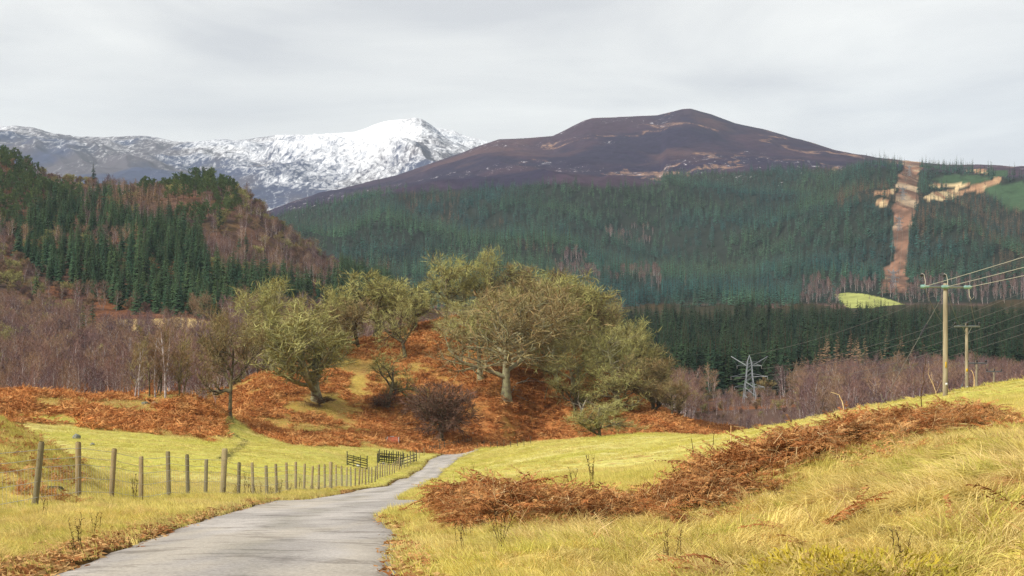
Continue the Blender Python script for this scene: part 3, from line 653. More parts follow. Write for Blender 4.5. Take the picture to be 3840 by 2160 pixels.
def make_spruce(seed, H=20.0, R=3.2, tiers=26, per=9, fingers=True, bare=0.06, droop=0.35, thin=0.0):
    rng = np.random.default_rng(seed)
    P0 = np.zeros((1, 7, 3)); P0[0, :, 2] = np.linspace(-1, H, 7); P0[0, 1:, :2] = rng.normal(size=(6, 2)) * 0.05
    wood = tubes(P0, np.linspace(H * 0.014, 0.02, 7)[None], 6)
    hs = bare + (1 - bare) * (np.linspace(0, 1, tiers) ** 0.92)
    z, az, ln = [], [], []
    for k, h in enumerate(hs):
        n_ = max(3, int(per * (0.55 + 0.45 * (1 - h)) + rng.integers(0, 2)))
        a0 = rng.uniform(0, 6.28)
        prof = (1 - h) ** 0.82 * (1 - 0.35 * math.exp(-h * 9)) + 0.035
        for j in range(n_):
            if rng.uniform() < thin: continue
            z.append(h * H * 0.985 + rng.normal() * H / tiers * 0.30); az.append(a0 + j * 6.283 / n_ + rng.normal() * 0.2); ln.append(R * prof * rng.uniform(0.62, 1.18))
    z = np.array(z); az = np.array(az); ln = np.array(ln); h = z / H
    out = np.stack([np.cos(az), np.sin(az), np.zeros_like(az)], -1); sd = np.stack([-np.sin(az), np.cos(az), np.zeros_like(az)], -1); upv = np.array([0, 0, 1.0])
    dr = (droop * (1.15 - h) + 0.05)[:, None]
    s0 = np.stack([np.zeros_like(z), np.zeros_like(z), z], -1)
    s1 = s0 + out * (ln * .55)[:, None] - upv * dr * (ln * .55)[:, None] * 0.8
    s2 = s0 + out * ln[:, None] - upv * dr * ln[:, None] * 0.95 + upv * (ln * 0.06)[:, None]
    w = (ln * rng.uniform(.20, .34, len(ln)))[:, None]
    l1 = s1 + sd * w - upv * w * 0.55; r1 = s1 - sd * w - upv * w * 0.55
    v = np.stack([s0, s1, s2, l1, r1], 1).reshape(-1, 3); o = (np.arange(len(z)) * 5)[:, None]
    f = np.concatenate([o + np.array([[0, 3, 1]]), o + np.array([[0, 1, 4]]), o + np.array([[3, 2, 1]]), o + np.array([[1, 2, 4]])])
    parts = [(v, f)]
    if fingers:
        for q in range(5):
            t_ = rng.uniform(.3, .95, len(z))[:, None]; sg = rng.choice([-1, 1], len(z))[:, None]
            p = s0 + (s2 - s0) * t_
            tip = p + (sd * sg * 0.55 + out * 0.6 - upv * rng.uniform(.25, .8, len(z))[:, None]) * (ln * .30)[:, None]
            e_ = out * (ln * 0.06)[:, None]
            vv = np.stack([p - e_, p + e_, tip], 1).reshape(-1, 3); o = (np.arange(len(z)) * 3)[:, None]
            parts.append((vv, o + np.array([[0, 1, 2]])))
    return (wood[0], [wood[1]]), join(parts)

def make_pine(seed, H=16.0):
    rng = np.random.default_rng(seed)
    P0, R0 = extend(rng, np.array([[0, 0, -.5]]), np.array([[0, 0, 1.0]]), np.array([H * 0.95]), np.array([H * .017]), np.array([H * .005]), 8, 0.05, 0.05)
    wood = [tubes(P0, R0, 6)]
    s, d, l, r, t0 = branch(rng, P0, R0, 15, 0.42, 1.0, 68, 12, np.array([H * 0.26]), 0.4)
    l = l * np.interp(t0, [.4, .6, 1], [.85, 1.0, .45]) * rng.uniform(.7, 1.2, len(l))
    P1, R1 = extend(rng, s, d, l, np.maximum(r, .04), np.maximum(r * .3, .02), 5, .2, .12); wood.append(tubes(P1, R1, 4))
    s, d, l2, r, t1 = branch(rng, P1, R1, 6, .3, 1.0, 50, 15, l * .45, .5)
    P2, R2 = extend(rng, s, d, np.maximum(l2, .5), np.maximum(r, .02), np.maximum(r * .4, .01), 3, .2, .15)
    s, d, l3, r, t2 = branch(rng, P2, R2, 14, .15, 1.0, 60, 25, np.maximum(l2, .6) * .7, .5)
    d = norm(d + np.array([0, 0, .25]))
    cr = [twig_tris(rng, s, d, np.clip(l3, .4, 1.1), rng.uniform(.16, .34, len(s)), .3)]
    return join(wood), join(cr)

def two(name, wood, crown, mw, mc):
    """combined mesh for scattered stands"""
    (wv, wf), (cv, cf) = wood, crown
    fs = list(wf) + [f + len(wv) for f in cf]
    mi = np.concatenate([np.zeros(sum(len(f) for f in wf), int), np.ones(sum(len(f) for f in cf), int)])
    return mesh_np(name, np.concatenate([wv, cv]), fs, mats=[mw, mc], mat_idx=mi)

# ---- foliage and bark materials
M_bark = material('oak_bark', color=tuple(alb(146, 136, 112)), color2=tuple(alb(170, 168, 128)), mix_scale=1.2, var=.25, vary_scale=6, rough=1, spec=.05)
M_barkd = material('dark_bark', color=tuple(alb(88, 76, 62)), color2=tuple(alb(132, 124, 94)), mix_scale=1.0, var=.25, vary_scale=6, rough=1, spec=.05)
M_birchbark = material('birch_bark', color=tuple(alb(206, 196, 192)), color2=tuple(alb(150, 128, 122)), mix_scale=1.4, rough=1, spec=.05, rnd=.25)
M_lichen = material('lichen_twigs', color=tuple(alb(192, 190, 118)), color2=tuple(alb(156, 144, 90)), mix_scale=.5, var=.35, vary_scale=1.6, rough=1, spec=.03, rnd=.12)
M_lichen2 = material('lichen_twigs_green', color=tuple(alb(184, 182, 118)), color2=tuple(alb(154, 142, 90)), mix_scale=.6, var=.35, vary_scale=1.6, rough=1, spec=.03, rnd=.12)
M_twigb = material('brown_twigs', color=tuple(alb(158, 146, 100)), color2=tuple(alb(146, 120, 84)), mix_scale=.5, var=.3, vary_scale=1.6, rough=1, spec=.03, rnd=.12)
M_twigd = material('dark_purple_twigs', color=tuple(alb(128, 98, 84)), color2=tuple(alb(108, 86, 72)), mix_scale=.5, var=.25, vary_scale=1.2, rough=1, spec=.03)
M_birchtw = material('birch_twigs', color=tuple(alb(150, 116, 102)), rnd2=tuple(alb(110, 88, 92)), var=.3, vary_scale=.6, rough=1, spec=.03, rnd=.16)
M_birchbr = material('birch_twigs_brown', color=tuple(alb(166, 136, 106)), rnd2=tuple(alb(138, 110, 92)), var=.25, vary_scale=.6, rough=1, spec=.03, rnd=.16)
M_spruce = material('spruce_needles', color=tuple(alb(86, 106, 66)), rnd2=tuple(alb(56, 86, 64)), var=.3, vary_scale=.25, rough=.9, spec=.1, rnd=.28)
M_spruceb = material('spruce_needles_blue', color=tuple(alb(56, 100, 96)), color2=tuple(alb(84, 118, 86)), mix_scale=.006, var=.40, vary_scale=.015, rough=.9, spec=.1, rnd=.40, coords='World')
M_spruced = material('dark_spruce_needles', color=tuple(alb(60, 78, 50)), rnd2=tuple(alb(36, 56, 42)), var=.35, vary_scale=.25, rough=.9, spec=.1, rnd=.34)
M_pine = material('pine_needles', color=tuple(alb(108, 122, 72)), rnd2=tuple(alb(84, 108, 70)), var=.3, vary_scale=.6, rough=.9, spec=.1, rnd=.2)
M_larch = material('larch_twigs', color=tuple(alb(168, 138, 106)), rnd2=tuple(alb(138, 112, 90)), var=.25, vary_scale=.5, rough=1, spec=.03, rnd=.2)
M_trunk = material('conifer_bark', color=tuple(alb(92, 74, 62)), rough=1, spec=.03)

# ---- point scatter (uncountable masses)
def scatter(name, pts, rot, scl, idx, meshes, mat_objs=None, **props):
    col = bpy.data.collections.new(name + '_source')
    for i, m_ in enumerate(meshes):
        col.objects.link(bpy.data.objects.new('%s_source_%03d' % (name, i), m_))
    me = bpy.data.meshes.new(name); n_ = len(pts)
    me.vertices.add(n_); me.vertices.foreach_set('co', np.asarray(pts, np.float32).ravel())
    a = me.attributes.new('rot', 'FLOAT_VECTOR', 'POINT'); a.data.foreach_set('vector', np.asarray(rot, np.float32).ravel())
    a = me.attributes.new('scl', 'FLOAT_VECTOR', 'POINT'); a.data.foreach_set('vector', np.asarray(scl, np.float32).ravel())
    a = me.attributes.new('idx', 'INT', 'POINT'); a.data.foreach_set('value', np.asarray(idx, np.int32).ravel())
    ng = bpy.data.node_groups.new(name + '_nodes', 'GeometryNodeTree')
    ng.interface.new_socket('Geometry', in_out='INPUT', socket_type='NodeSocketGeometry'); ng.interface.new_socket('Geometry', in_out='OUTPUT', socket_type='NodeSocketGeometry')
    N = ng.nodes.new; K = ng.links.new
    gi = N('NodeGroupInput'); go = N('NodeGroupOutput'); ip = N('GeometryNodeInstanceOnPoints'); ci = N('GeometryNodeCollectionInfo')
    ci.inputs['Collection'].default_value = col; ci.inputs['Separate Children'].default_value = True; ci.inputs['Reset Children'].default_value = True
    def na(nm, ty):
        x = N('GeometryNodeInputNamedAttribute'); x.data_type = ty; x.inputs['Name'].default_value = nm; return x.outputs['Attribute']
    ip.inputs['Pick Instance'].default_value = True
    e2r = N('FunctionNodeEulerToRotation')
    K(gi.outputs[0], ip.inputs['Points']); K(ci.outputs[0], ip.inputs['Instance']); K(na('idx', 'INT'), ip.inputs['Instance Index'])
    K(na('rot', 'FLOAT_VECTOR'), e2r.inputs[0]); K(e2r.outputs[0], ip.inputs['Rotation']); K(na('scl', 'FLOAT_VECTOR'), ip.inputs['Scale'])
    K(ip.outputs[0], go.inputs[0])
    o = obj(name, me, kind='stuff', **props)
    md = o.modifiers.new('scatter', 'NODES'); md.node_group = ng
    return o
rngS = np.random.default_rng(5)
def srot(n_, tilt=0.05): return np.stack([rngS.normal(size=n_) * tilt, rngS.normal(size=n_) * tilt, rngS.uniform(0, 6.283, n_)], -1)

def tree_thing(name, wm, cm, loc, rotz, scale, label, group, cat='tree', tilt=(0, 0)):
    e_ = obj(name, None, loc=loc, rot=(tilt[0], tilt[1], rotz), scale=scale if not np.isscalar(scale) else (scale,) * 3, label=label, category=cat)
    if group: e_['group'] = group
    obj('trunk', wm, parent=e_); obj('crown', cm, parent=e_)
    return e_
def pair(name, gen, mw, mc, smooth=True):
    w, c = gen
    return mesh_np(name + '_trunk', w[0], w[1], smooth=smooth, mats=[mw]), mesh_np(name + '_crown', c[0], c[1], mats=[mc])

# ---------------------------------------------------------------- conifers
SP_hi = [make_spruce(200 + i, 22, 4.2 + 0.6 * (i % 3), 23, 9, True, 0.04 + .03 * (i % 2), 0.32 + .08 * (i % 3)) for i in range(5)]
SP_pairs = [pair('spruce', g, M_trunk, M_spruce) for g in SP_hi]
SPD_pairs = [pair('dark_spruce', g, M_trunk, M_spruced) for g in SP_hi]
PI_gen = [make_pine(230 + i) for i in range(3)]
PI_pairs = [pair('pine', g, M_trunk, M_pine) for g in PI_gen]
LA_gen = [make_spruce(240 + i, 20, 3.2, 24, 8, True, .1, .12, .35) for i in range(2)]
LA_pairs = [pair('larch', g, M_trunk, M_larch) for g in LA_gen]
SP_lo = [make_spruce(260 + i, 20, 3.2 + .35 * (i % 3), 14, 7, False, .03, .35) for i in range(5)]
dark_meshes = [two('dark_spruce', *g, M_trunk, M_spruced) for g in SP_hi]
far_meshes = [two('far_spruce', *g, M_trunk, M_spruceb) for g in SP_lo] + [two('far_larch', *make_spruce(270 + i, 17, 2.2, 14, 6, False, .1, .1, .3), M_trunk, M_larch) for i in range(2)] + [two('far_birch', *make_birch(280 + i, 11, 1, 4, 0, .10), M_birchbark, M_birchtw) for i in range(2)]
hill_meshes = [two('hill_spruce', *g, M_trunk, M_spruce) for g in SP_hi] + [two('hill_pine', *g, M_trunk, M_pine) for g in PI_gen] + [two('hill_larch', *g, M_trunk, M_larch) for g in LA_gen]
BI_gen = [make_birch(300 + i, 11.5, 1 + (i % 2), 7, 0, .05, 1.45) for i in range(6)]
SC_mesh = [two('scrub', *make_oak(320 + i, 8.5 + i % 3, .9, thick=.02, low=.18, nl=9, up=.12, twigs=5, dense=1.0, tw=.10), M_barkd, [M_twigb, M_birchbr, M_lichen2, M_birchtw][i]) for i in range(4)]
BI_pairs = [pair('birch', g, M_birchbark, M_birchtw if i % 3 else M_birchbr) for i, g in enumerate(BI_gen)]
birch_meshes = [two('mass_birch', *g, M_birchbark, M_birchtw if i % 3 else M_birchbr) for i, g in enumerate(BI_gen)]

# --- far forest
NF = 21000
fyy = 1480 + (2990 - 1480) * rngS.uniform(0, 1, NF) ** 0.85; fpx = rngS.uniform(850, 4050, NF)
fxx = (fpx - 1920) / F * fyy; fzz = far_z(fxx, fyy); frr = HZ - F * fzz / fyy
keep = frr > np.interp(fpx, TRL[:, 0], TRL[:, 1]) + (fbm(fxx * 0.01, fyy * 0.01, 141, 3) - .5) * 26 - 2
gap = fbm(fxx * 0.004, fyy * 0.004, 142, 4)
jx = fpx + (fbm(fxx * 0.03, fyy * 0.03, 94, 3) - 0.5) * 26; jy = frr + (fbm(fxx * 0.03, fyy * 0.03, 95, 3) - 0.5) * 10
opn = np.zeros(NF, bool)
for p_ in CLEAR: opn |= poly_mask(jx, jy, p_)
keep &= ~opn | (rngS.uniform(0, 1, NF) < .32)
keep &= ~((gap > 0.70) & (rngS.uniform(0, 1, NF) < .6))
nb = fbm(fxx * 0.006, fyy * 0.006, 143, 4)
ids = rngS.integers(0, 5, NF)
larch = (((fpx > 3440) & (frr > 735) & (frr < 920) & (nb > 0.44)) | ((fpx > 3130) & (fpx < 3360) & (frr > 690) & (frr < 800) & (nb > 0.50)) | ((nb > 0.72)))
ids = np.where(larch & (rngS.uniform(0, 1, NF) < .8), 5 + rngS.integers(0, 2, NF), ids)
purple = ((frr > 960) & (fpx > 2080) & (fpx < 2480) & (nb > 0.50)) | ((frr > 1060) & (nb > .42) & (fpx > 3000)) | ((frr > 850) & (frr < 925) & (fpx > 2250) & (fpx < 2450) & (nb > .40))
ids = np.where(purple & (rngS.uniform(0, 1, NF) < .85), 7 + rngS.integers(0, 2, NF), ids)
sc = rngS.uniform(.75, 1.42, NF) * (0.85 + 0.3 * fbm(fxx * .008, fyy * .008, 144, 3))
sc = np.where(opn, sc * rngS.uniform(.08, .34, NF), sc) * np.interp(fyy, [2300, 2900], [1.0, .72])
sc = sc * np.where(rngS.uniform(0, 1, NF) < .12, 1.25, 1.0)
k = np.where(keep)[0]
scatter('conifer_forest', np.stack([fxx, fyy, fzz - .5], -1)[k], srot(len(k), .02), np.stack([sc, sc, sc * rngS.uniform(.9, 1.15, NF)], -1)[k], ids[k], far_meshes, label='blue green conifer forest clothing the far mountain flank', category='forest')

# --- generic jittered stand: px/D ranges -> positions
def stand(px0, px1, d0, d1, spacing, seed):
    rng = np.random.default_rng(seed)
    xs0, xs1 = (px0 - 1920) / F * d1, (px1 - 1920) / F * d1
    xs0 = min(xs0, (px0 - 1920) / F * d0); xs1 = max(xs1, (px1 - 1920) / F * d0)
    X, Y = np.meshgrid(np.arange(xs0, xs1, spacing), np.arange(d0, d1, spacing))
    X = X.ravel() + rng.uniform(-.45, .45, X.size) * spacing; Y = Y.ravel() + rng.uniform(-.45, .45, Y.size) * spacing
    px = 1920 + F * X / Y
    m_ = (px > px0) & (px < px1) & (Y > d0) & (Y < d1)
    X, Y, px = X[m_], Y[m_], px[m_]
    Z = gz(X, Y)
    return X, Y, Z, px, HZ - F * Z / Y, rng
def place_individuals(k, X, Y, Z, ids, sc, meshes_pairs, names, labels, group):
    for i in k:
        j = int(ids[i])
        nm, cat = names(j)
        tree_thing(nm, *meshes_pairs[j], (X[i], Y[i], Z[i] - .2), float(rngS.uniform(0, 6.28)), (sc[i], sc[i], sc[i] * float(rngS.uniform(.92, 1.1))), labels(j, i), group(j), cat)
def size_word(v_, a, b_): return 'short ' if v_ < a else ('medium ' if v_ < b_ else 'tall ')
def place_word(x, table):
    for lim, w_ in table:
        if x < lim: return w_
con_pairs = SP_pairs + PI_pairs + LA_pairs
def con_name(j): return ('spruce_tree', 'spruce tree') if j < 5 else (('pine_tree', 'pine tree') if j < 8 else ('larch_tree', 'larch tree'))

# left hill
X, Y, Z, px, py, rng = stand(-250, 1480, 615, 1075, 6.8, 11)
zone = fbm(X * .02, Y * .02, 151, 4); zone2 = fbm(X * .03, Y * .03, 152, 4)
spr = np.zeros(len(X), bool); pin = np.zeros(len(X), bool); lar = np.zeros(len(X), bool); bir = np.zeros(len(X), bool)
# main conifer block: down the middle of the hill
core = poly_mask(px, py, [(150, 1060), (330, 1130), (700, 1200), (1000, 1190), (1260, 1150), (1290, 1090), (1150, 1075), (960, 1055), (820, 1030), (740, 960), (660, 880), (560, 820), (420, 790), (300, 770), (150, 800), (0, 880), (60, 960)])
topl = poly_mask(px, py, [(-300, 520), (60, 590), (180, 690), (300, 760), (320, 860), (60, 860), (-300, 900)])
topr = poly_mask(px, py, [(540, 720), (660, 690), (760, 660), (880, 690), (900, 800), (720, 880), (640, 850), (480, 800)])
mid = poly_mask(px, py, [(180, 760), (560, 760), (760, 900), (760, 960), (300, 930)])
tail = poly_mask(px, py, [(1290, 1000), (1620, 980), (1620, 1130), (1250, 1200)])
spr = (core & (zone < .66)) | tail | (mid & (zone < .66))
pin = (topl & (zone2 < .62)) | (topr & (zone < .60))
lar = ((core | mid | topr) & ~spr & ~pin & (zone2 > .66)) | ((~core & ~topl & ~topr & ~mid) & (zone2 > .76))
lone = (~core & ~topl & ~topr & ~mid & ~tail) & (rng.uniform(0, 1, len(X)) < .018)
spr |= lone
bir = ~(spr | pin | lar) & (rng.uniform(0, 1, len(X)) < .72) & ~((px > 330) & (px < 840) & (Y < 640))
ids = np.where(spr, rng.integers(0, 5, len(X)), np.where(pin, 5 + rng.integers(0, 3, len(X)), np.where(lar, 8 + rng.integers(0, 2, len(X)), -1)))
sc = rng.uniform(.52, .96, len(X)) * np.where(pin, .92, 1.0)
con = np.where(ids >= 0)[0]
# visible size: front rows first
vis = con[(px[con] > -10)]
order = vis[np.argsort(Y[vis] + 60 * zone[vis])]
big_left = order[:165]
rest = np.setdiff1d(con, big_left)
lab_left = {0: 'dark green spruce among the conifers low on the left wooded hill', 5: 'rounded green pine on the left wooded hill', 8: 'bare tan larch among conifers on the left wooded hill'}
place_individuals(big_left, X, Y, Z, ids, sc, con_pairs, con_name, lambda j, i: size_word(sc[i], .66, .82) + ['dark green spruce', 'rounded green pine', 'bare tan larch'][0 if j < 5 else (1 if j < 8 else 2)] + ' ' + place_word(px[i], [(140, 'at the far left of the wooded hill'), (320, 'above the broad lone spruce of the wooded hill'), (560, 'above the left half of the pale clearing'), (840, 'above the right half of the pale clearing'), (1000, 'behind the pale shoulder oak of the knoll'), (1200, 'behind the tall green lichened oak'), (9999, 'low behind the flat topped oak of the knoll')]), lambda j: ('spruces' if j < 5 else 'pines' if j < 8 else 'larches') + ' on the wooded hill')
scatter('hill_conifers', np.stack([X, Y, Z - .3], -1)[rest], srot(len(rest), .03), np.repeat(sc[rest][:, None], 3, 1), ids[rest], hill_meshes, label='mass of conifers covering the upper left wooded hill', category='forest')
kb = np.where(bir)[0]
bs = rng.uniform(.6, 1.05, len(X))
hb_pts = [np.stack([X, Y, Z - .2], -1)[kb]]; hb_s = [bs[kb]]

# right plantation
X, Y, Z, px, py, rng = stand(2050, 4100, 530, 1010, 9.0, 12)
zone = fbm(X * .02, Y * .02, 161, 4); front0 = np.interp(px, [2050, 2300, 2500, 2700, 2900, 3050, 3200, 3840], [840, 700, 575, 548, 548, 590, 650, 640])
ids = rng.integers(0, 5, len(X)); ids = np.where((zone > .56) & (Y < front0 + 40) & (px > 2950), 8 + rng.integers(0, 2, len(X)), ids)
front = np.interp(px, [2050, 2300, 2500, 2700, 2900, 3050, 3200, 3500, 3840, 4100], [840, 700, 575, 548, 548, 590, 650, 670, 640, 640]) + (fbm(X * .03, Y * .03, 162, 3) - .5) * 60
ok = Y > front
sc = rng.uniform(.72, 1.34, len(X)) * np.interp(px, [2050, 2300, 2500], [.6, .85, 1.0]) * np.interp(Y, [620, 900, 1000], [1.0, 1.0, .8])
vis = np.where(ok & (px > 2150) & (px < 3860))[0]
order = vis[np.argsort(Y[vis])]
big = order[:135]; rest = np.setdiff1d(np.where(ok)[0], big)
place_individuals(big, X, Y, Z, ids, sc, SPD_pairs + PI_pairs + LA_pairs, con_name, lambda j, i: size_word(sc[i], .95, 1.12) + ('dark green spruce' if j < 5 else 'bare tan larch') + ' fronting the plantation ' + place_word(px[i], [(2500, 'right behind the knoll oaks'), (2740, 'left of the big pylon'), (2880, 'directly behind the big pylon'), (3150, 'right of the big pylon'), (3330, 'left of the stay wire'), (3530, 'behind the stay wire'), (3640, 'between the two nearest poles'), (9999, 'at the far right beyond the poles')]), lambda j: 'spruces fronting the plantation' if j < 5 else 'larches fronting the plantation')
scatter('spruce_plantation', np.stack([X, Y, Z - .3], -1)[rest], srot(len(rest), .03), np.repeat(sc[rest][:, None], 3, 1), ids[rest], dark_meshes + hill_meshes[5:], label='dense dark spruce plantation across the valley behind the pylon', category='forest')

# --- bare birches: left valley, right valley, hill scrub
X, Y, Z, px, py, rng = stand(-150, 1000, 262, 615, 5.6, 13)
ok = ~((px > 320) & (px < 860) & (Y > 508)) & (rng.uniform(0, 1, len(X)) < np.interp(Y, [262, 500, 615], [1, .9, .8])) & (px < np.interp(Y, [262, 330, 450], [830, 860, 1000]))
bs = rng.uniform(.75, 1.12, len(X)) * np.interp(Y, [262, 300, 360], [.62, .8, 1.0])
ids = rng.integers(0, 6, len(X))
vis = np.where(ok & (px > -10))[0]; order = vis[np.argsort(Y[vis])]; big = order[:130]; rest = np.setdiff1d(np.where(ok)[0], big)
place_individuals(big, X, Y, Z, ids, bs, BI_pairs, lambda j: ('birch_tree', 'birch tree'), lambda j, i: size_word(bs[i], .7, .9) + ('purple' if j % 3 else 'tan') + [' single stemmed', ' forked'][j % 2] + ' birch ' + place_word(px[i], [(130, 'at the far left behind the mound'), (300, 'behind the boulder side of the mound'), (470, 'behind the mound left of the stem clump'), (720, 'behind the mound top stem clump'), (9999, 'behind the lone brown oak')]), lambda j: 'birches behind the bracken mound')
mass_p = [np.stack([X, Y, Z - .2], -1)[rest]]; mass_s = [bs[rest]]
X, Y, Z, px, py, rng = stand(2450, 4050, 300, 715, 6.0, 14)
bs = rng.uniform(.8, 1.2, len(X)) * np.where((px > 2600) & (px < 3010) & (Y < 530), np.where(Y < 440, .22, .38), 1.0); ids = rng.integers(0, 6, len(X))
ok = (Y > np.interp(px, [2450, 2700, 3000, 4050], [420, 350, 320, 300])) & (Y < np.interp(px, [2450, 2700, 2900, 3050, 3200, 4050], [560, 535, 535, 580, 650, 640]))
vis = np.where(ok & (px > 2500) & (px < 3850) & (HZ - F * (Z + 8) / Y < np.interp(px, [2500, 2868, 3305, 3840], [1610, 1590, 1500, 1410])))[0]
order = vis[np.argsort(Y[vis])]; big = order[:130]; rest = np.setdiff1d(np.where(ok)[0], big)
place_individuals(big, X, Y, Z, ids, bs, BI_pairs, lambda j: ('birch_tree', 'birch tree'), lambda j, i: size_word(bs[i], .6, 1.0) + ('purple' if j % 3 else 'tan') + [' single stemmed', ' forked'][j % 2] + ' birch ' + place_word(px[i], [(2700, 'between the knoll and the big pylon'), (2930, 'around the foot of the big pylon'), (3120, 'right of the big pylon'), (3300, 'left of the stay wire foot'), (3545, 'between the stay wire and nearest pole'), (3680, 'behind the second pole'), (9999, 'at the far right behind the crest')]), lambda j: 'birches in the valley wood')
mass_p.append(np.stack([X, Y, Z - .2], -1)[rest]); mass_s.append(bs[rest])
X, Y, Z, px, py, rng = stand(900, 2450, 430, 700, 6.5, 15)
mass_p.append(np.stack([X, Y, Z - .2], -1)); mass_s.append(rng.uniform(.8, 1.1, len(X)))
mp_all = np.concatenate(mass_p + hb_pts); ms_all = np.concatenate(mass_s + hb_s)
scatter('birch_woods', mp_all, srot(len(mp_all), .04), np.repeat(ms_all[:, None], 3, 1) * np.array([1.05, 1.05, 1]), np.where(rngS.uniform(0, 1, len(mp_all)) < .25 + .5 * (fbm(mp_all[:, 0] * .015, mp_all[:, 1] * .015, 181, 3) > .55), 6 + rngS.integers(0, 4, len(mp_all)), rngS.integers(0, 6, len(mp_all))), birch_meshes + SC_mesh, label='leafless purple brown birch woods filling the valley', category='forest')
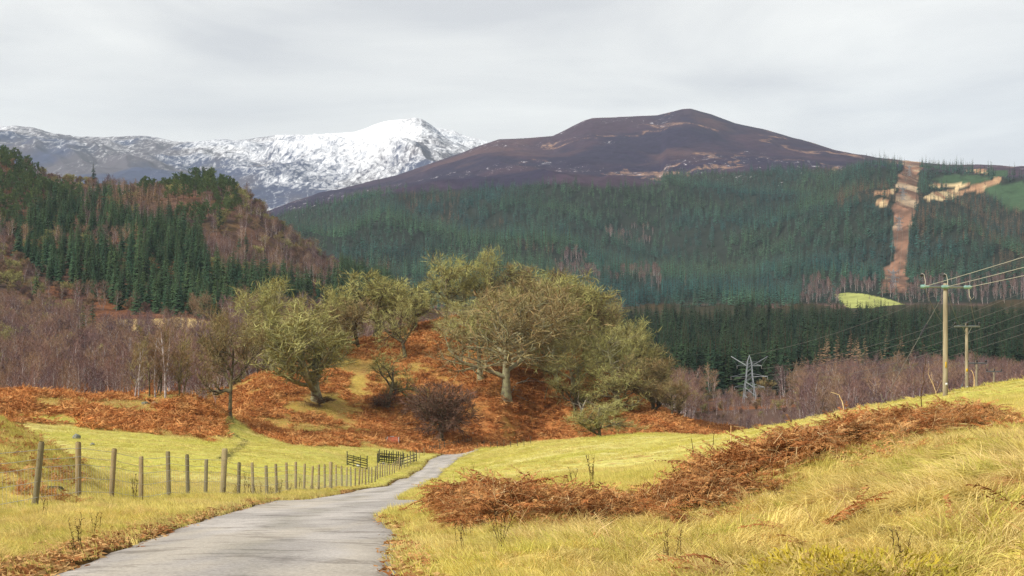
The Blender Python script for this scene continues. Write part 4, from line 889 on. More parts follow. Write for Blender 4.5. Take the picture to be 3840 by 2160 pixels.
# ---------------------------------------------------------------- oaks and other bare trees on the knoll
def sized(gen, hm, wm=None):
    """scale arrays so the crown top is hm metres up and the crown is wm metres wide"""
    (wv, wf), (cv, cf) = gen
    top = np.percentile(cv[:, 2], 99.7); kz = hm / top
    k = kz
    if wm:
        wd = np.percentile(cv[:, 0], 99) - np.percentile(cv[:, 0], 1); k = wm / wd
    s_ = np.array([k, k, kz])
    return (wv * s_, wf), (cv * s_, cf)
OAKS = [
 # px, base row, top row, crown width px, bark, crown material, seed, kwargs, label
 (862, 1567, 1146, 235, M_barkd, M_twigb, 1, dict(thick=.026, low=.42, nl=9, up=.13, twigs=12), 'lone brown twiggy oak with dark trunk beside the bracken mound'),
 (1188, 1509, 1130, 300, M_bark, M_lichen2, 2, dict(thick=.026, low=.20, nl=14, up=.26, twigs=12, spread=.8), 'tall green lichened oak with two trunks low on the knoll'),
 (1031, 1372, 1037, 245, M_bark, M_lichen, 3, dict(thick=.022, low=.45, nl=10, up=.14), 'pale yellow green oak on the left shoulder of the knoll'),
 (1453, 1530, 1315, 190, M_barkd, M_lichen, 4, dict(thick=.03, low=.25, lean=.12, nl=7, up=.04), 'small leaning oak with bushy dark base between bracken patches'),
 (1521, 1349, 1108, 185, M_barkd, M_lichen2, 5, dict(thick=.034, low=.42, nl=8, up=.10), 'compact green oak with thick forked trunk in open bracken'),
 (1416, 1265, 1010, 275, M_barkd, M_lichen, 6, dict(thick=.034, low=.40, nl=9, up=.05), 'wide flat topped oak with bare lower branches on the upper knoll'),
 (1668, 1212, 940, 190, M_barkd, M_lichen, 7, dict(thick=.022, low=.48, nl=8, up=.08), 'tall oak on the knoll top with long bare stem'),
 (1815, 1206, 918, 170, M_barkd, M_lichen, 8, dict(thick=.024, low=.45, nl=8, up=.08), 'highest oak on the knoll top, its rounded crown against the forest'),
 (1893, 1490, 1055, 470, M_bark, M_twigb, 9, dict(thick=.026, low=.34, nl=12, up=.10, twigs=12, spread=1.15), 'huge spreading oak with pale trunk and long level limbs'),
 (1803, 1430, 1140, 250, M_bark, M_lichen, 10, dict(thick=.034, low=.40, nl=8), 'stout oak with short grey trunk just behind the huge spreading oak'),
 (1952, 1372, 1090, 220, M_barkd, M_twigb, 11, dict(thick=.030, low=.45, nl=7), 'dark stemmed oak in the shade behind the huge spreading oak'),
 (2010, 1368, 1075, 230, M_barkd, M_lichen, 12, dict(thick=.026, low=.45, nl=7), 'second dark stemmed oak behind the huge spreading oak'),
 (2080, 1382, 1100, 250, M_barkd, M_twigb, 13, dict(thick=.028, low=.40, nl=8), 'brown crowned oak at the right end of the shaded trunks'),
 (2150, 1490, 1250, 230, M_bark, M_lichen2, 14, dict(thick=.026, low=.38, nl=8), 'green lichened oak standing straight above the fallen limbs'),
 (2255, 1552, 1392, 210, M_barkd, M_lichen2, 15, dict(thick=.05, low=.30, lean=.55, nl=8, up=.12), 'gnarled oak leaning steeply right over tangled fallen limbs'),
 (2330, 1535, 1330, 200, M_barkd, M_lichen, 16, dict(thick=.03, low=.3, lean=-.2, nl=8), 'crooked low oak right of the leaning gnarled oak'),
 (2450, 1548, 1330, 190, M_barkd, M_twigb, 17, dict(thick=.022, low=.14, nl=11, up=.16), 'bushy brown oak low on the right flank of the knoll'),
 (2520, 1572, 1420, 140, M_barkd, M_twigb, 18, dict(thick=.022, low=.12, nl=11, up=.18), 'small rounded bush like oak at the right end of the knoll'),
 (2250, 1420, 1150, 260, M_bark, M_lichen, 19, dict(thick=.026, low=.3, nl=9), 'broad yellow green oak on the right shoulder of the knoll'),
 (2350, 1470, 1200, 230, M_barkd, M_lichen2, 20, dict(thick=.026, low=.25, nl=9), 'greenish oak on the outer right slope of the knoll'),
 (2420, 1500, 1280, 180, M_barkd, M_twigb, 21, dict(thick=.026, low=.2, nl=9), 'brown oak at the outer edge of the right slope'),
 (2140, 1300, 1010, 260, M_bark, M_lichen, 22, dict(thick=.026, low=.3, nl=9), 'yellow green oak high on the right side of the knoll'),
 (2030, 1230, 985, 260, M_barkd, M_twigb, 23, dict(thick=.026, low=.3, nl=9), 'brown topped oak on the right of the knoll crest'),
 (1920, 1208, 990, 240, M_barkd, M_twigb, 24, dict(thick=.026, low=.3, nl=9), 'russet brown oak in the middle of the knoll crest'),
 (1745, 1204, 1000, 190, M_bark, M_lichen, 25, dict(thick=.026, low=.3, nl=8), 'low yellow green oak between the two tallest crest oaks'),
 (1560, 1235, 1050, 170, M_barkd, M_lichen, 26, dict(thick=.026, low=.25, nl=8), 'small yellow oak on the left of the knoll crest'),
 (1290, 1300, 1050, 160, M_barkd, M_lichen, 27, dict(thick=.022, low=.3, nl=8), 'narrow lichened oak peeping over the green two trunked oak'),
 (1345, 1305, 1120, 190, M_barkd, M_twigb, 28, dict(thick=.022, low=.2, nl=9, up=.15), 'brown domed oak behind the wide flat topped oak'),
 (1120, 1380, 1110, 170, M_barkd, M_twigb, 29, dict(thick=.022, low=.3, nl=8, up=.12), 'brown twiggy oak between the two pale shoulder oaks'),
 (968, 1398, 1200, 120, M_barkd, M_twigb, 30, dict(thick=.022, low=.4, nl=6, up=.12), 'thin dark oak at the left edge of the knoll'),
 (2190, 1360, 1060, 240, M_barkd, M_twigb, 31, dict(thick=.026, low=.3, nl=9), 'dense brown oak inside the right hand crowns'),
 (1860, 1310, 1080, 260, M_bark, M_twigb, 32, dict(thick=.026, low=.35, nl=9), 'brown oak on the slope above the huge spreading oak'),
 (1760, 1300, 1110, 200, M_bark, M_lichen2, 33, dict(thick=.026, low=.35, nl=9), 'greenish oak upslope left of the huge spreading oak'),
 (2300, 1480, 1240, 200, M_bark, M_lichen, 34, dict(thick=.026, low=.3, nl=8), 'pale oak over the crooked trunks of the right slope'),
 (2090, 1450, 1180, 220, M_bark, M_lichen2, 36, dict(thick=.026, low=.3, nl=9), 'greenish oak right beside the shaded trunks'),
 (2380, 1430, 1190, 200, M_barkd, M_lichen, 37, dict(thick=.026, low=.3, nl=9), 'yellowish oak on the skyline of the right slope'),
 (2080, 1290, 1020, 240, M_barkd, M_lichen, 38, dict(thick=.026, low=.3, nl=9), 'yellow crowned oak just right of the knoll crest'),
 (1980, 1290, 1040, 250, M_barkd, M_twigb, 39, dict(thick=.026, low=.3, nl=9), 'brown oak right above the huge spreading oak'),
 (2220, 1330, 1080, 220, M_barkd, M_lichen2, 40, dict(thick=.026, low=.3, nl=9), 'green skyline oak right of the knoll crest'),
 (2440, 1500, 1300, 170, M_barkd, M_lichen, 41, dict(thick=.026, low=.2, nl=9), 'pale bushy oak near the right end of the knoll'),
 (1480, 1260, 1040, 190, M_barkd, M_lichen, 42, dict(thick=.026, low=.3, nl=9), 'yellow oak just right of the flat topped oak'),
 (2290, 1390, 1140, 210, M_barkd, M_twigb, 43, dict(thick=.026, low=.3, nl=9), 'brown oak among the upper right crowns'),
 (1240, 1320, 1080, 170, M_barkd, M_lichen, 44, dict(thick=.024, low=.3, nl=9), 'yellowish oak behind the top of the tall green oak'),
 (2160, 1560, 1400, 170, M_barkd, M_lichen2, 45, dict(thick=.03, low=.2, nl=9), 'low green oak just left of the fallen limb tangle'),
 (1657, 1662, 1432, 250, M_barkd, M_twigd, 35, dict(thick=.024, low=.15, nl=20, up=.16, twigs=20, tw=.06, spread=.8), 'round dark purple tree standing alone at the foot of the knoll'),
]
tree_spots = []
for (qx, qb, qt, qw, mw, mc, seed, kw, lab) in OAKS:
    p = hit(qx, qb, 150, 420); D = p[1]
    if D > 346:      # the ray passes over the knoll: stand the tree on its crest
        dd_ = np.linspace(236, 346, 200); D = float(dd_[np.argmin(row_of(np.full(200, float(qx)), dd_))]); p = np.array([at(qx, D), D, 0.0])
    z = float(gz(p[0], p[1])); hm = (HZ - F * z / D - qt) / F * D; wm = qw / F * D * (1.16 if seed not in (1, 35, 8, 7) else 1.05)
    g = sized(make_dome(535, hm, wm), hm, wm) if seed == 35 else sized(make_oak(500 + seed, 18.0, **kw), hm, wm)
    wmsh, cmsh = pair('oak', g, mw, mc)
    tree_spots.append((p[0], p[1]))
    tree_thing('bare_tree' if seed == 35 else 'oak_tree', wmsh, cmsh, (p[0], D, z - .1), 0.0, 1.0, lab, 'oaks on the knoll' if seed != 35 else None, 'tree' if seed == 35 else 'oak tree')
# cluster of tall thin stems on the mound crest
for i, (qx, qt, st, ml, lab) in enumerate([(505, 1260, 2, M_twigb, 'slender twin stemmed bare tree at the left of the mound top clump'), (560, 1215, 3, M_twigb, 'tall three stemmed bare tree in the mound top clump'), (620, 1205, 3, M_birchbr, 'tallest many stemmed bare tree of the mound top clump'), (672, 1240, 3, M_twigb, 'bushy many stemmed bare tree at the right of the mound top clump')]):
    p = hit(qx, 1500, 170, 260); D = 208 + 3 * (i % 2); xx = (qx - 1920) / F * D; z = float(gz(xx, D))
    hm = z * -1 + (HZ - qt) / F * D; hm = (HZ - F * z / D - qt) / F * D
    g = sized(make_birch(640 + i, 12, st, 9, 0, .05, 1.0), hm)
    tree_thing('bare_tree', *pair('stems', g, M_barkd if i % 2 else M_birchbark, ml), (xx, D, z - .1), 0, 1.0, lab, 'trees clumped on the mound', 'tree')
# dead upright trunk sapling and fallen limbs
def limb(name, pts, r0, r1, mat, label, cat, group=None, sides=6, twigs=0, seed=0):
    P = np.array(pts, float); rng = np.random.default_rng(seed)
    base = P[0].copy(); P = P - base
    K = 9; t_ = np.linspace(0, len(P) - 1, K); Q = np.stack([np.interp(t_, np.arange(len(P)), P[:, a]) for a in range(3)], -1)
    Q[1:-1] += rng.normal(size=(K - 2, 3)) * np.linalg.norm(P[-1] - P[0]) * .012
    R = np.linspace(r0, r1, K)
    parts = [tubes(Q[None], R[None], sides)]
    if twigs:
        s, d, l, r, _ = branch(rng, Q[None], R[None], twigs, .3, 1, 45, 15, np.array([np.linalg.norm(P[-1] - P[0]) * .35]), .5)
        P2, R2 = extend(rng, s, d, l * rng.uniform(.4, 1.1, len(l)), np.maximum(r, r1 * .5), np.maximum(r * .3, r1 * .3), 5, .2, .05); parts.append(tubes(P2, R2, 4))
    v, f = join(parts)
    pr = dict(label=label, category=cat)
    if group: pr['group'] = group
    return obj(name, mesh_np(name, v, f, smooth=True, mats=[mat]), loc=base, **pr)
def on(px, py, up=0.0, dmin=150):
    p = hit(px, py, dmin, 420); p[2] = float(gz(p[0], p[1])) + up; return p
M_dead = material('dead_wood', color=tuple(alb(176, 166, 146)), color2=tuple(alb(128, 118, 100)), mix_scale=2, rough=1, spec=.05)
limb('fallen_branch', [on(1905, 1490, .2), on(1940, 1465, 1.2), on(1985, 1446, 1.4), on(2010, 1440, 1.0)], .22, .05, M_dead, 'pale fallen limb propped against the huge spreading oak', 'branch', 'fallen branches', twigs=5, seed=3)
limb('fallen_branch', [on(1925, 1476, .3), on(1945, 1478, .35), on(1968, 1480, .2)], .16, .06, M_dead, 'short pale log end lying beside the huge oak trunk', 'branch', 'fallen branches', twigs=2, seed=4)
limb('fallen_branch', [on(1935, 1500, .2), on(1975, 1505, .25), on(2010, 1515, .2)], .13, .04, M_dead, 'thin dead branch lying in bracken downslope of the huge oak', 'branch', 'fallen branches', twigs=4, seed=5)
limb('fallen_branch', [on(1882, 1488, .1), on(1893, 1500, .4), on(1902, 1512, .1)], .10, .05, M_dead, 'split pale root stub at the huge oak foot', 'branch', 'fallen branches', seed=6)
limb('dead_sapling', [on(2042, 1508, -.1), on(2048, 1470, 1.2) * [1, 0, 0] + [0, on(2042, 1508)[1], on(2042, 1508)[2] + 2.2], on(2062, 1400) * [1, 0, 0] + [.2, on(2042, 1508)[1], on(2042, 1508)[2] + 6.0]], .14, .03, M_barkd, 'thin dead sapling standing in bracken right of the huge oak', 'tree', twigs=6, seed=7)
for i, (a, b_, c_, h_) in enumerate([((2160, 1510), (2200, 1520), (2262, 1515), 2.2), ((2165, 1590), (2195, 1560), (2240, 1545), 2.6), ((2190, 1610), (2235, 1570), (2265, 1560), 2.0), ((2200, 1600), (2170, 1560), (2162, 1515), 2.4), ((2240, 1625), (2290, 1590), (2310, 1545), 2.2), ((2215, 1630), (2270, 1610), (2330, 1615), 1.4)]):
    limb('fallen_branch', [on(*a, .1), on(*b_, h_), on(*c_, .6)], .24, .05, [M_barkd, M_dead][i % 2], ['long grey limb sprawled at the foot of the leaning oak', 'arched pale limb in the tangle below the leaning oak', 'curved dark limb inside the tangle below the leaning oak', 'upright broken limb on the left of the tangle', 'drooping dark limb on the right of the tangle', 'low pale limb at the front of the tangle'][i], 'branch', 'fallen branches', twigs=8, seed=20 + i)
p = on(2250, 1640); g = sized(make_oak(701, 18, .9, thick=.02, low=.08, nl=12, up=.0, twigs=11), 5.2, 9.5)
tree_thing('thorn_bush', *pair('thorn', g, M_barkd, M_lichen2), tuple(p), 0, 1, 'low sprawling grey green thorn bush below the leaning oak', None, 'bush')
p = on(1440, 1540); g = sized(make_oak(702, 18, .9, thick=.02, low=.08, nl=12, up=.02, twigs=12), 3.6, 6.0)
tree_thing('thorn_bush', *pair('thorn', g, M_barkd, M_twigd), tuple(p), 0, 1, 'dark tangled bush at the foot of the small leaning oak', None, 'bush')
p = on(1200, 1530); g = sized(make_oak(703, 18, .9, thick=.02, low=.08, nl=12, up=.02, twigs=12), 2.2, 5.5)
tree_thing('thorn_bush', *pair('thorn', g, M_barkd, M_twigd), tuple(p), 0, 1, 'dark brush heaped under the tall green lichened oak', None, 'bush')
# feature trees on the hillside left
for (qx, D, h_, mwm, lab, nm, cat) in [(310, 500, 15.5, 'S', 'dark broad spruce standing alone over the left birches', 'spruce_tree', 'spruce tree'), (348, 505, 15.0, 'S', 'narrow dark spruce beside the broad spruce over the left birches', 'spruce_tree', 'spruce tree'), (295, 470, 9.0, 'O', 'grey green rounded bare tree at the edge of the pale clearing', 'bare_tree', 'tree'), (765, 600, 13.0, 'O2', 'grey bare tree at the right end of the pale clearing', 'bare_tree', 'tree'), (60, 470, 13, 'O3', 'pale green lichened tree among the birches at the far left', 'bare_tree', 'tree'), (1062, 930, 11, 'S', 'small lone spruce on the bare brow of the wooded hill', 'spruce_tree', 'spruce tree')]:
    xx = (qx - 1920) / F * D; z = float(gz(xx, D))
    if mwm == 'S': tree_thing(nm, *SP_pairs[qx % 5], (xx, D, z - .2), 1.0, h_ / 20, lab, None, cat)
    else:
        g = sized(make_oak(720 + qx, 18, 1.0, thick=.02, low=.2, nl=11, up=.12, twigs=10), h_, h_ * .85)
        tree_thing(nm, *pair('bare', g, M_bark, {'O': M_lichen2, 'O2': M_birchbr, 'O3': M_lichen2}[mwm]), (xx, D, z - .2), 0, 1, lab, None, cat)

# ---------------------------------------------------------------- grass, bracken
def blades(rng, n_, L0, L1, w, spread, lean, curl, dirx=1.0, seg=3, straight=0.0):
    """grass tuft: n blades leaning towards +X"""
    a = rng.uniform(0, 6.283, n_); rr = spread * np.sqrt(rng.uniform(0, 1, n_))
    base = np.stack([rr * np.cos(a), rr * np.sin(a), np.full(n_, -.02)], -1)
    d = norm(np.stack([lean * dirx + rng.normal(size=n_) * .35, rng.normal(size=n_) * .35, np.ones(n_)], -1))
    Ln = rng.uniform(L0, L1, n_)
    pts = [base]; dd = d
    for k_ in range(seg):
        pts.append(pts[-1] + dd * (Ln / seg)[:, None])
        dd = norm(dd + np.stack([np.full(n_, curl * .5), rng.normal(size=n_) * .15, -np.full(n_, curl) * rng.uniform(.4, 1.4, n_)], -1))
    side = perp(d, rng) * w * .5
    V, Fq = [], []
    for k_ in range(seg):
        f_ = 1 - k_ / seg * .55
        V += [pts[k_] - side * f_, pts[k_] + side * f_]
    V.append(pts[seg])
    V = np.stack(V, 1); m_ = 2 * seg + 1
    o = (np.arange(n_) * m_)[:, None]; fs = []
    for k_ in range(seg - 1): fs += [o + np.array([[2 * k_, 2 * k_ + 1, 2 * k_ + 3]]), o + np.array([[2 * k_, 2 * k_ + 3, 2 * k_ + 2]])]
    fs.append(o + np.array([[2 * seg - 2, 2 * seg - 1, 2 * seg]]))
    return V.reshape(-1, 3), np.concatenate(fs)
M_straw = material('straw_grass', color=tuple(alb(252, 228, 156)), color2=tuple(alb(240, 216, 126)), mix_scale=.55, rnd2=tuple(alb(246, 218, 144)), var=.22, vary_scale=2.2, rough=.8, spec=.15, rnd=.16, translucent=.25, coords='World')
M_strawb = material('brown_dead_grass', color=tuple(alb(226, 186, 126)), color2=tuple(alb(196, 150, 98)), mix_scale=.7, var=.25, vary_scale=2.2, rough=.85, spec=.1, rnd=.2, translucent=.2, coords='World')
M_strawg = material('green_straw_grass', color=tuple(alb(216, 206, 104)), color2=tuple(alb(244, 220, 136)), mix_scale=.7, var=.22, vary_scale=2.2, rough=.8, spec=.15, rnd=.2, translucent=.25, coords='World')
M_fieldg = material('pasture_grass', color=tuple(alb(212, 202, 108)), color2=tuple(alb(226, 208, 132)), mix_scale=.12, var=.2, vary_scale=.8, rough=.85, spec=.1, rnd=.15, translucent=.2, coords='World')
M_moss = material('moss', color=tuple(alb(186, 164, 60)), color2=tuple(alb(160, 150, 62)), mix_scale=2, var=.3, vary_scale=9, rough=1, spec=.05, rnd=.15)
M_br = material('dead_bracken', color=tuple(alb(200, 130, 78)), rnd2=tuple(alb(158, 98, 58)), color2=tuple(alb(226, 174, 112)), mix_scale=2.2, var=.3, vary_scale=4, rough=.9, spec=.08, rnd=.22, translucent=.15)
M_br2 = material('dull_bracken', color=tuple(alb(178, 124, 76)), rnd2=tuple(alb(144, 94, 56)), color2=tuple(alb(206, 156, 98)), mix_scale=2.2, var=.3, vary_scale=4, rough=.9, spec=.08, rnd=.25, translucent=.1)
M_br3 = material('tan_bracken', color=tuple(alb(214, 172, 116)), rnd2=tuple(alb(196, 146, 90)), color2=tuple(alb(180, 124, 76)), mix_scale=2.2, var=.3, vary_scale=4, rough=.9, spec=.08, rnd=.2, translucent=.15)
M_brs = material('bracken_stems', color=tuple(alb(236, 206, 154)), color2=tuple(alb(204, 156, 100)), mix_scale=3, rough=.8, spec=.1, rnd=.15)
M_brf = material('hill_bracken', color=tuple(alb(210, 142, 84)), rnd2=tuple(alb(176, 112, 66)), color2=tuple(alb(228, 174, 112)), mix_scale=.35, var=.28, vary_scale=1.2, rough=.95, spec=.04, rnd=.24, coords='World')
rng = np.random.default_rng(77)
def m1(name, va, mat): return mesh_np(name, va[0], va[1], mats=[mat])
long_t = [m1('long_tuft', blades(rng, 80, .22, .50, .012, .20, 1.9 + .4 * (i % 3), .5, 1, 4), [M_strawg, M_straw, M_straw, M_strawb, M_straw, M_strawg][i]) for i in range(6)]
up_t = [m1('upright_tuft', blades(rng, 70, .25, .55, .009, .16, .35, .25, 1, 3), M_straw if i % 2 else M_strawg) for i in range(4)]
short_t = [m1('short_tuft', blades(rng, 60, .06, .17, .008, .24, .3, .3, 1, 2), M_strawg if i % 2 else M_fieldg) for i in range(4)]
rough_t = [m1('rough_tuft', blades(rng, 40, .10, .24, .018, .45, .5, .4, 1, 2), [M_strawb, M_straw, M_strawb][i]) for i in range(3)]
field_t = [m1('field_tuft', blades(rng, 40, .10, .22, .018, .45, .4, .4, 1, 2), M_fieldg) for i in range(3)]
def frond(rng, L, np_, curlk=1.0, wide=1.0):
    K = 8; az = rng.uniform(0, 6.283); el = rng.uniform(.2, 1.1)
    d = np.array([math.cos(az) * math.cos(el), math.sin(az) * math.cos(el), math.sin(el)])
    P = [np.array([rng.normal() * .12, rng.normal() * .12, rng.uniform(-.05, .30)])]
    for k_ in range(K - 1):
        P.append(P[-1] + d * L / (K - 1)); d = norm(d + np.array([rng.normal() * .13, rng.normal() * .13, -.20 * curlk]))
    P = np.array(P); parts_s = tubes(P[None], np.linspace(.0065, .002, K)[None], 3)
    t_ = np.repeat(np.linspace(.25, .98, np_), 2); s, tg = sample(np.repeat(P[None], len(t_), 0), t_)
    sg = np.tile([1, -1], np_)[:, None]
    sd = norm(np.cross(tg, np.array([0, 0, 1.0]) + rng.normal(size=3) * .3)) * sg
    d = norm(sd + tg * .5 + rng.normal(size=sd.shape) * .35 - np.array([0, 0, .45]))
    l = L * .30 * (1.1 - t_) * rng.uniform(.6, 1.3, len(t_)) + .03
    fv = twig_tris(rng, s, d, l, np.full(len(s), .026 * wide) * rng.uniform(.6, 1.4, len(s)), .6)
    return parts_s, fv
def bracken_clump(seed, nf, L0, L1, np_, stems=2, wide=1.0, mat=None):
    rng = np.random.default_rng(seed); S, Fv = [], []
    for k_ in range(nf):
        a, b_ = frond(rng, rng.uniform(L0, L1), np_, wide=wide); (S if k_ < stems else Fv).append(a); Fv.append(b_)
    for k_ in range(stems):   # bare broken stalks
        d = norm(np.array([rng.normal() * .8, rng.normal() * .8, 1.0]))
        Q = np.array([[0, 0, 0], d * .4, d * .55 + norm(rng.normal(size=3)) * .35]) + rng.normal(size=3) * .15 * [1, 1, .2]
        S.append(tubes(Q[None], np.array([[.008, .007, .004]]), 3))
    def cat(L): 
        v, f = join(L); return v, f
    va, fa = cat(Fv); vb, fb = cat(S)
    na_ = sum(len(x) for x in fa)
    fs = fa + [x + len(va) for x in fb]
    return mesh_np('bracken', np.concatenate([va, vb]), fs, mats=[mat or M_br, M_brs], mat_idx=np.concatenate([np.zeros(na_, int), np.ones(sum(len(x) for x in fb), int)]))
br_near = [bracken_clump(800 + i, 8, .5, 1.05, 15, 3 + i % 2, mat=[M_br, M_br2, M_br, M_br3, M_br, M_br2, M_br][i]) for i in range(7)]
def far_clump(seed):
    rng = np.random.default_rng(seed); n_ = 60
    a = rng.uniform(0, 6.283, n_); rr = .65 * np.sqrt(rng.uniform(0, 1, n_))
    s = np.stack([rr * np.cos(a), rr * np.sin(a), rng.uniform(-.05, .35, n_)], -1)
    d = norm(np.stack([rng.normal(size=n_), rng.normal(size=n_), rng.normal(size=n_) * .35], -1))
    v, f = twig_tris(rng, s, d, rng.uniform(.35, .8, n_), rng.uniform(.04, .10, n_), .6)
    return mesh_np('bracken', v, f, mats=[M_brf])
br_far = [far_clump(830 + i) for i in range(5)]

def scatter_area(px0, px1, d0, d1, dens_fn, seed, nmax):
    """rejection sampling of the visible wedge; dens_fn(X,Y,px) -> probability"""
    rng = np.random.default_rng(seed)
    Y = np.sqrt(rng.uniform(d0 ** 2, d1 ** 2, nmax)); px = rng.uniform(px0, px1, nmax); X = (px - 1920) / F * Y
    k_ = rng.uniform(0, 1, nmax) < dens_fn(X, Y, px)
    return X[k_], Y[k_], px[k_], rng
def lean_rot(X, Y, rng, main, spread_, tilt=.1):
    ang = main + (fbm(X * .45, Y * .45, 171, 3) - .5) * spread_ * 2 + rng.normal(size=len(X)) * .35
    return np.stack([rng.normal(size=len(X)) * tilt, rng.normal(size=len(X)) * tilt, ang], -1)
# foreground long grass (right bank, verges)
def dl(X, Y, px):
    ro = road_out(X, Y)
    d = (ro > .28).astype(float)
    right = X > road_edges(Y)[1]
    p_ = np.where(right, np.where(Y < 22, 1.0, .35), np.where(ro < np.where(Y < 32, 9., 2.6), np.interp(Y, [0, 30, 45, 90], [1, 1, .7, .35]), np.where((px < 480) & (Y < 56), .7, .06)))
    p_ = np.where(right & (px < 2350) & (ro < 3.0) & (Y < 40), np.clip(ro / 1.5, .15, 1.0), p_)
    p_ = np.where((Y > 30) & right, 0.02, p_)
    p_ = np.where(bracken_near(X, Y) > .5, p_ * .30, p_)
    return d * p_
X, Y, px, rng = scatter_area(-500, 4400, 4.5, 95, dl, 21, 260000 // 2)
kk = np.where(Y < 16)[0]
Z = gz(X, Y)
leftside = X < road_edges(Y)[0]
ids = np.where(leftside, 6 + rng.integers(0, 4, len(X)), rng.integers(0, 6, len(X)))
ids = np.where(~leftside & (px < 2250), 6 + rng.integers(0, 4, len(X)), ids)
ids = np.where(leftside & (fbm(X * .3, Y * .3, 172, 3) > .52), rng.integers(0, 6, len(X)), ids)
s_ = rng.uniform(.7, 1.25, len(X)) * np.interp(Y, [5, 9, 20, 60, 95], [.5, .58, .7, .85, 1.0]) * np.where(leftside, np.clip(road_out(X, Y) * .45, .28, .62) * np.where(Y > 30, .72, 1), 1)
s_ = np.where(~leftside & (px < 2300), s_ * np.clip(road_out(X, Y) * .5 + .3, .35, .9), s_) * (.25 + 1.5 * fbm(X * .9, Y * .9, 176, 3))
scatter('long_grass', np.stack([X, Y, Z], -1), lean_rot(X, Y, rng, 3.7, 2.6), np.stack([s_, s_, s_ * np.where(leftside, .85, .45) * rng.uniform(.6, 1.1, len(X))], -1), ids, long_t + up_t, label='long straw coloured grass combed over the banks and verges', category='grass')
print('long grass', len(X))
# extra dense foreground coverage close to the camera
X, Y, px, rng = scatter_area(-300, 4300, 4.5, 20, lambda X, Y, px: .8 * (road_out(X, Y) > .30) * np.where(bracken_near(X, Y) > .5, .05, .85) * np.where((X > road_edges(Y)[1]) & (px < 2350), .55, 1.0), 22, 14000)
s_ = rng.uniform(.55, 1.05, len(X)) * np.interp(Y, [5, 9, 20], [.7, .85, 1.0]) * np.clip(road_out(X, Y) * .5 + .25, .3, 1) * (.5 + fbm(X * .9, Y * .9, 177, 3))
scatter('bank_grass', np.stack([X, Y, gz(X, Y)], -1), lean_rot(X, Y, rng, 3.9, 2.8), np.stack([s_, s_, s_ * .55], -1), np.where(X < road_edges(Y)[0], 6 + rng.integers(0, 4, len(X)), rng.integers(0, 10, len(X))), long_t + up_t, label='thick tussocky straw grass nearest the camera', category='grass')
# short grass: gaps and fields
def ds(X, Y, px): return (road_out(X, Y) > .05) * np.interp(Y, [5, 20, 45, 60], [.5, .8, 1.0, .9]) * np.where(bracken_near(X, Y) > .4, .1, 1)
X, Y, px, rng = scatter_area(-300, 4300, 5, 62, ds, 23, 42000)
s_ = rng.uniform(.6, 1.2, len(X)) * np.interp(Y, [5, 30, 62], [.8, 1.1, 1.5])
scatter('turf', np.stack([X, Y, gz(X, Y)], -1), lean_rot(X, Y, rng, 3.3, 2.0), np.repeat(s_[:, None], 3, 1), rng.integers(0, 4, len(X)), short_t, label='short green and straw turf in the fields and road edges', category='grass')
def df(X, Y, px): return (road_out(X, Y) > .2) * (1 - np.maximum(knoll_mask(X, Y), mound_mask(X, Y)) * rust_amount(X, Y)) * .9
X, Y, px, rng = scatter_area(-100, 3950, 50, 240, df, 24, 30000)
s_ = rng.uniform(.6, 1.4, len(X)) * np.interp(Y, [50, 120, 240], [.9, 1.3, 2.0]); zz = s_ * rng.uniform(.4, .9, len(X)) * np.where(fbm(X * .15, Y * .15, 173, 3) > .6, 1.3, .7)
scatter('pasture', np.stack([X, Y, gz(X, Y)], -1), lean_rot(X, Y, rng, 3.3, 2.0), np.stack([s_, s_, zz], -1), rng.integers(0, 3, len(X)), field_t, label='close cropped yellow green pasture beyond the bracken', category='grass')
# bracken, near band
X, Y, px, rng = scatter_area(1500, 4250, 10.5, 32, lambda X, Y, px: bracken_near(X, Y), 25, 13000)
lift = rng.uniform(-.10, .16, len(X)) * bracken_near(X, Y); s_ = rng.uniform(.30, .60, len(X)) * np.interp(px, [1700, 2100, 2400, 2700, 3000, 3400, 3800], [1.05, 1.0, .8, 1.2, 1.15, .8, .6]) * (.3 + 1.5 * fbm(X * .8, Y * .8, 175, 3)) * (.55 + .45 * bracken_near(X, Y))
scatter('bracken_bank', np.stack([X, Y, gz(X, Y) + lift], -1), srot(len(X), .35), np.stack([s_ * 1.2, s_ * 1.2, s_ * .68], -1), rng.integers(0, 7, len(X)), br_near, label='bank of collapsed rust brown bracken with pale broken stems', category='bracken')
print('bracken', len(X))
# sparse bracken scraps on the right bank and the left bank
def dsc(X, Y, px):
    r_ = (px > 1600) * sstep(.60, .68, fbm(X * .8, Y * .8, 174, 3)) * (Y < 24) * .8
    l_ = (px < 300) * (Y > 29) * (Y < 52) * sstep(.42, .50, fbm(X * .4, Y * .8, 19, 4))
    return np.maximum(r_, l_) * (road_out(X, Y) > 1.2)
X, Y, px, rng = scatter_area(-300, 4200, 7, 52, dsc, 26, 9000)
s_ = rng.uniform(.35, .75, len(X))
scatter('bracken_scraps', np.stack([X, Y, gz(X, Y) - .08], -1), srot(len(X), .35), np.stack([s_, s_, s_ * .6], -1), rng.integers(0, 7, len(X)), br_near, label='scattered rusty bracken litter in the straw grass', category='bracken')
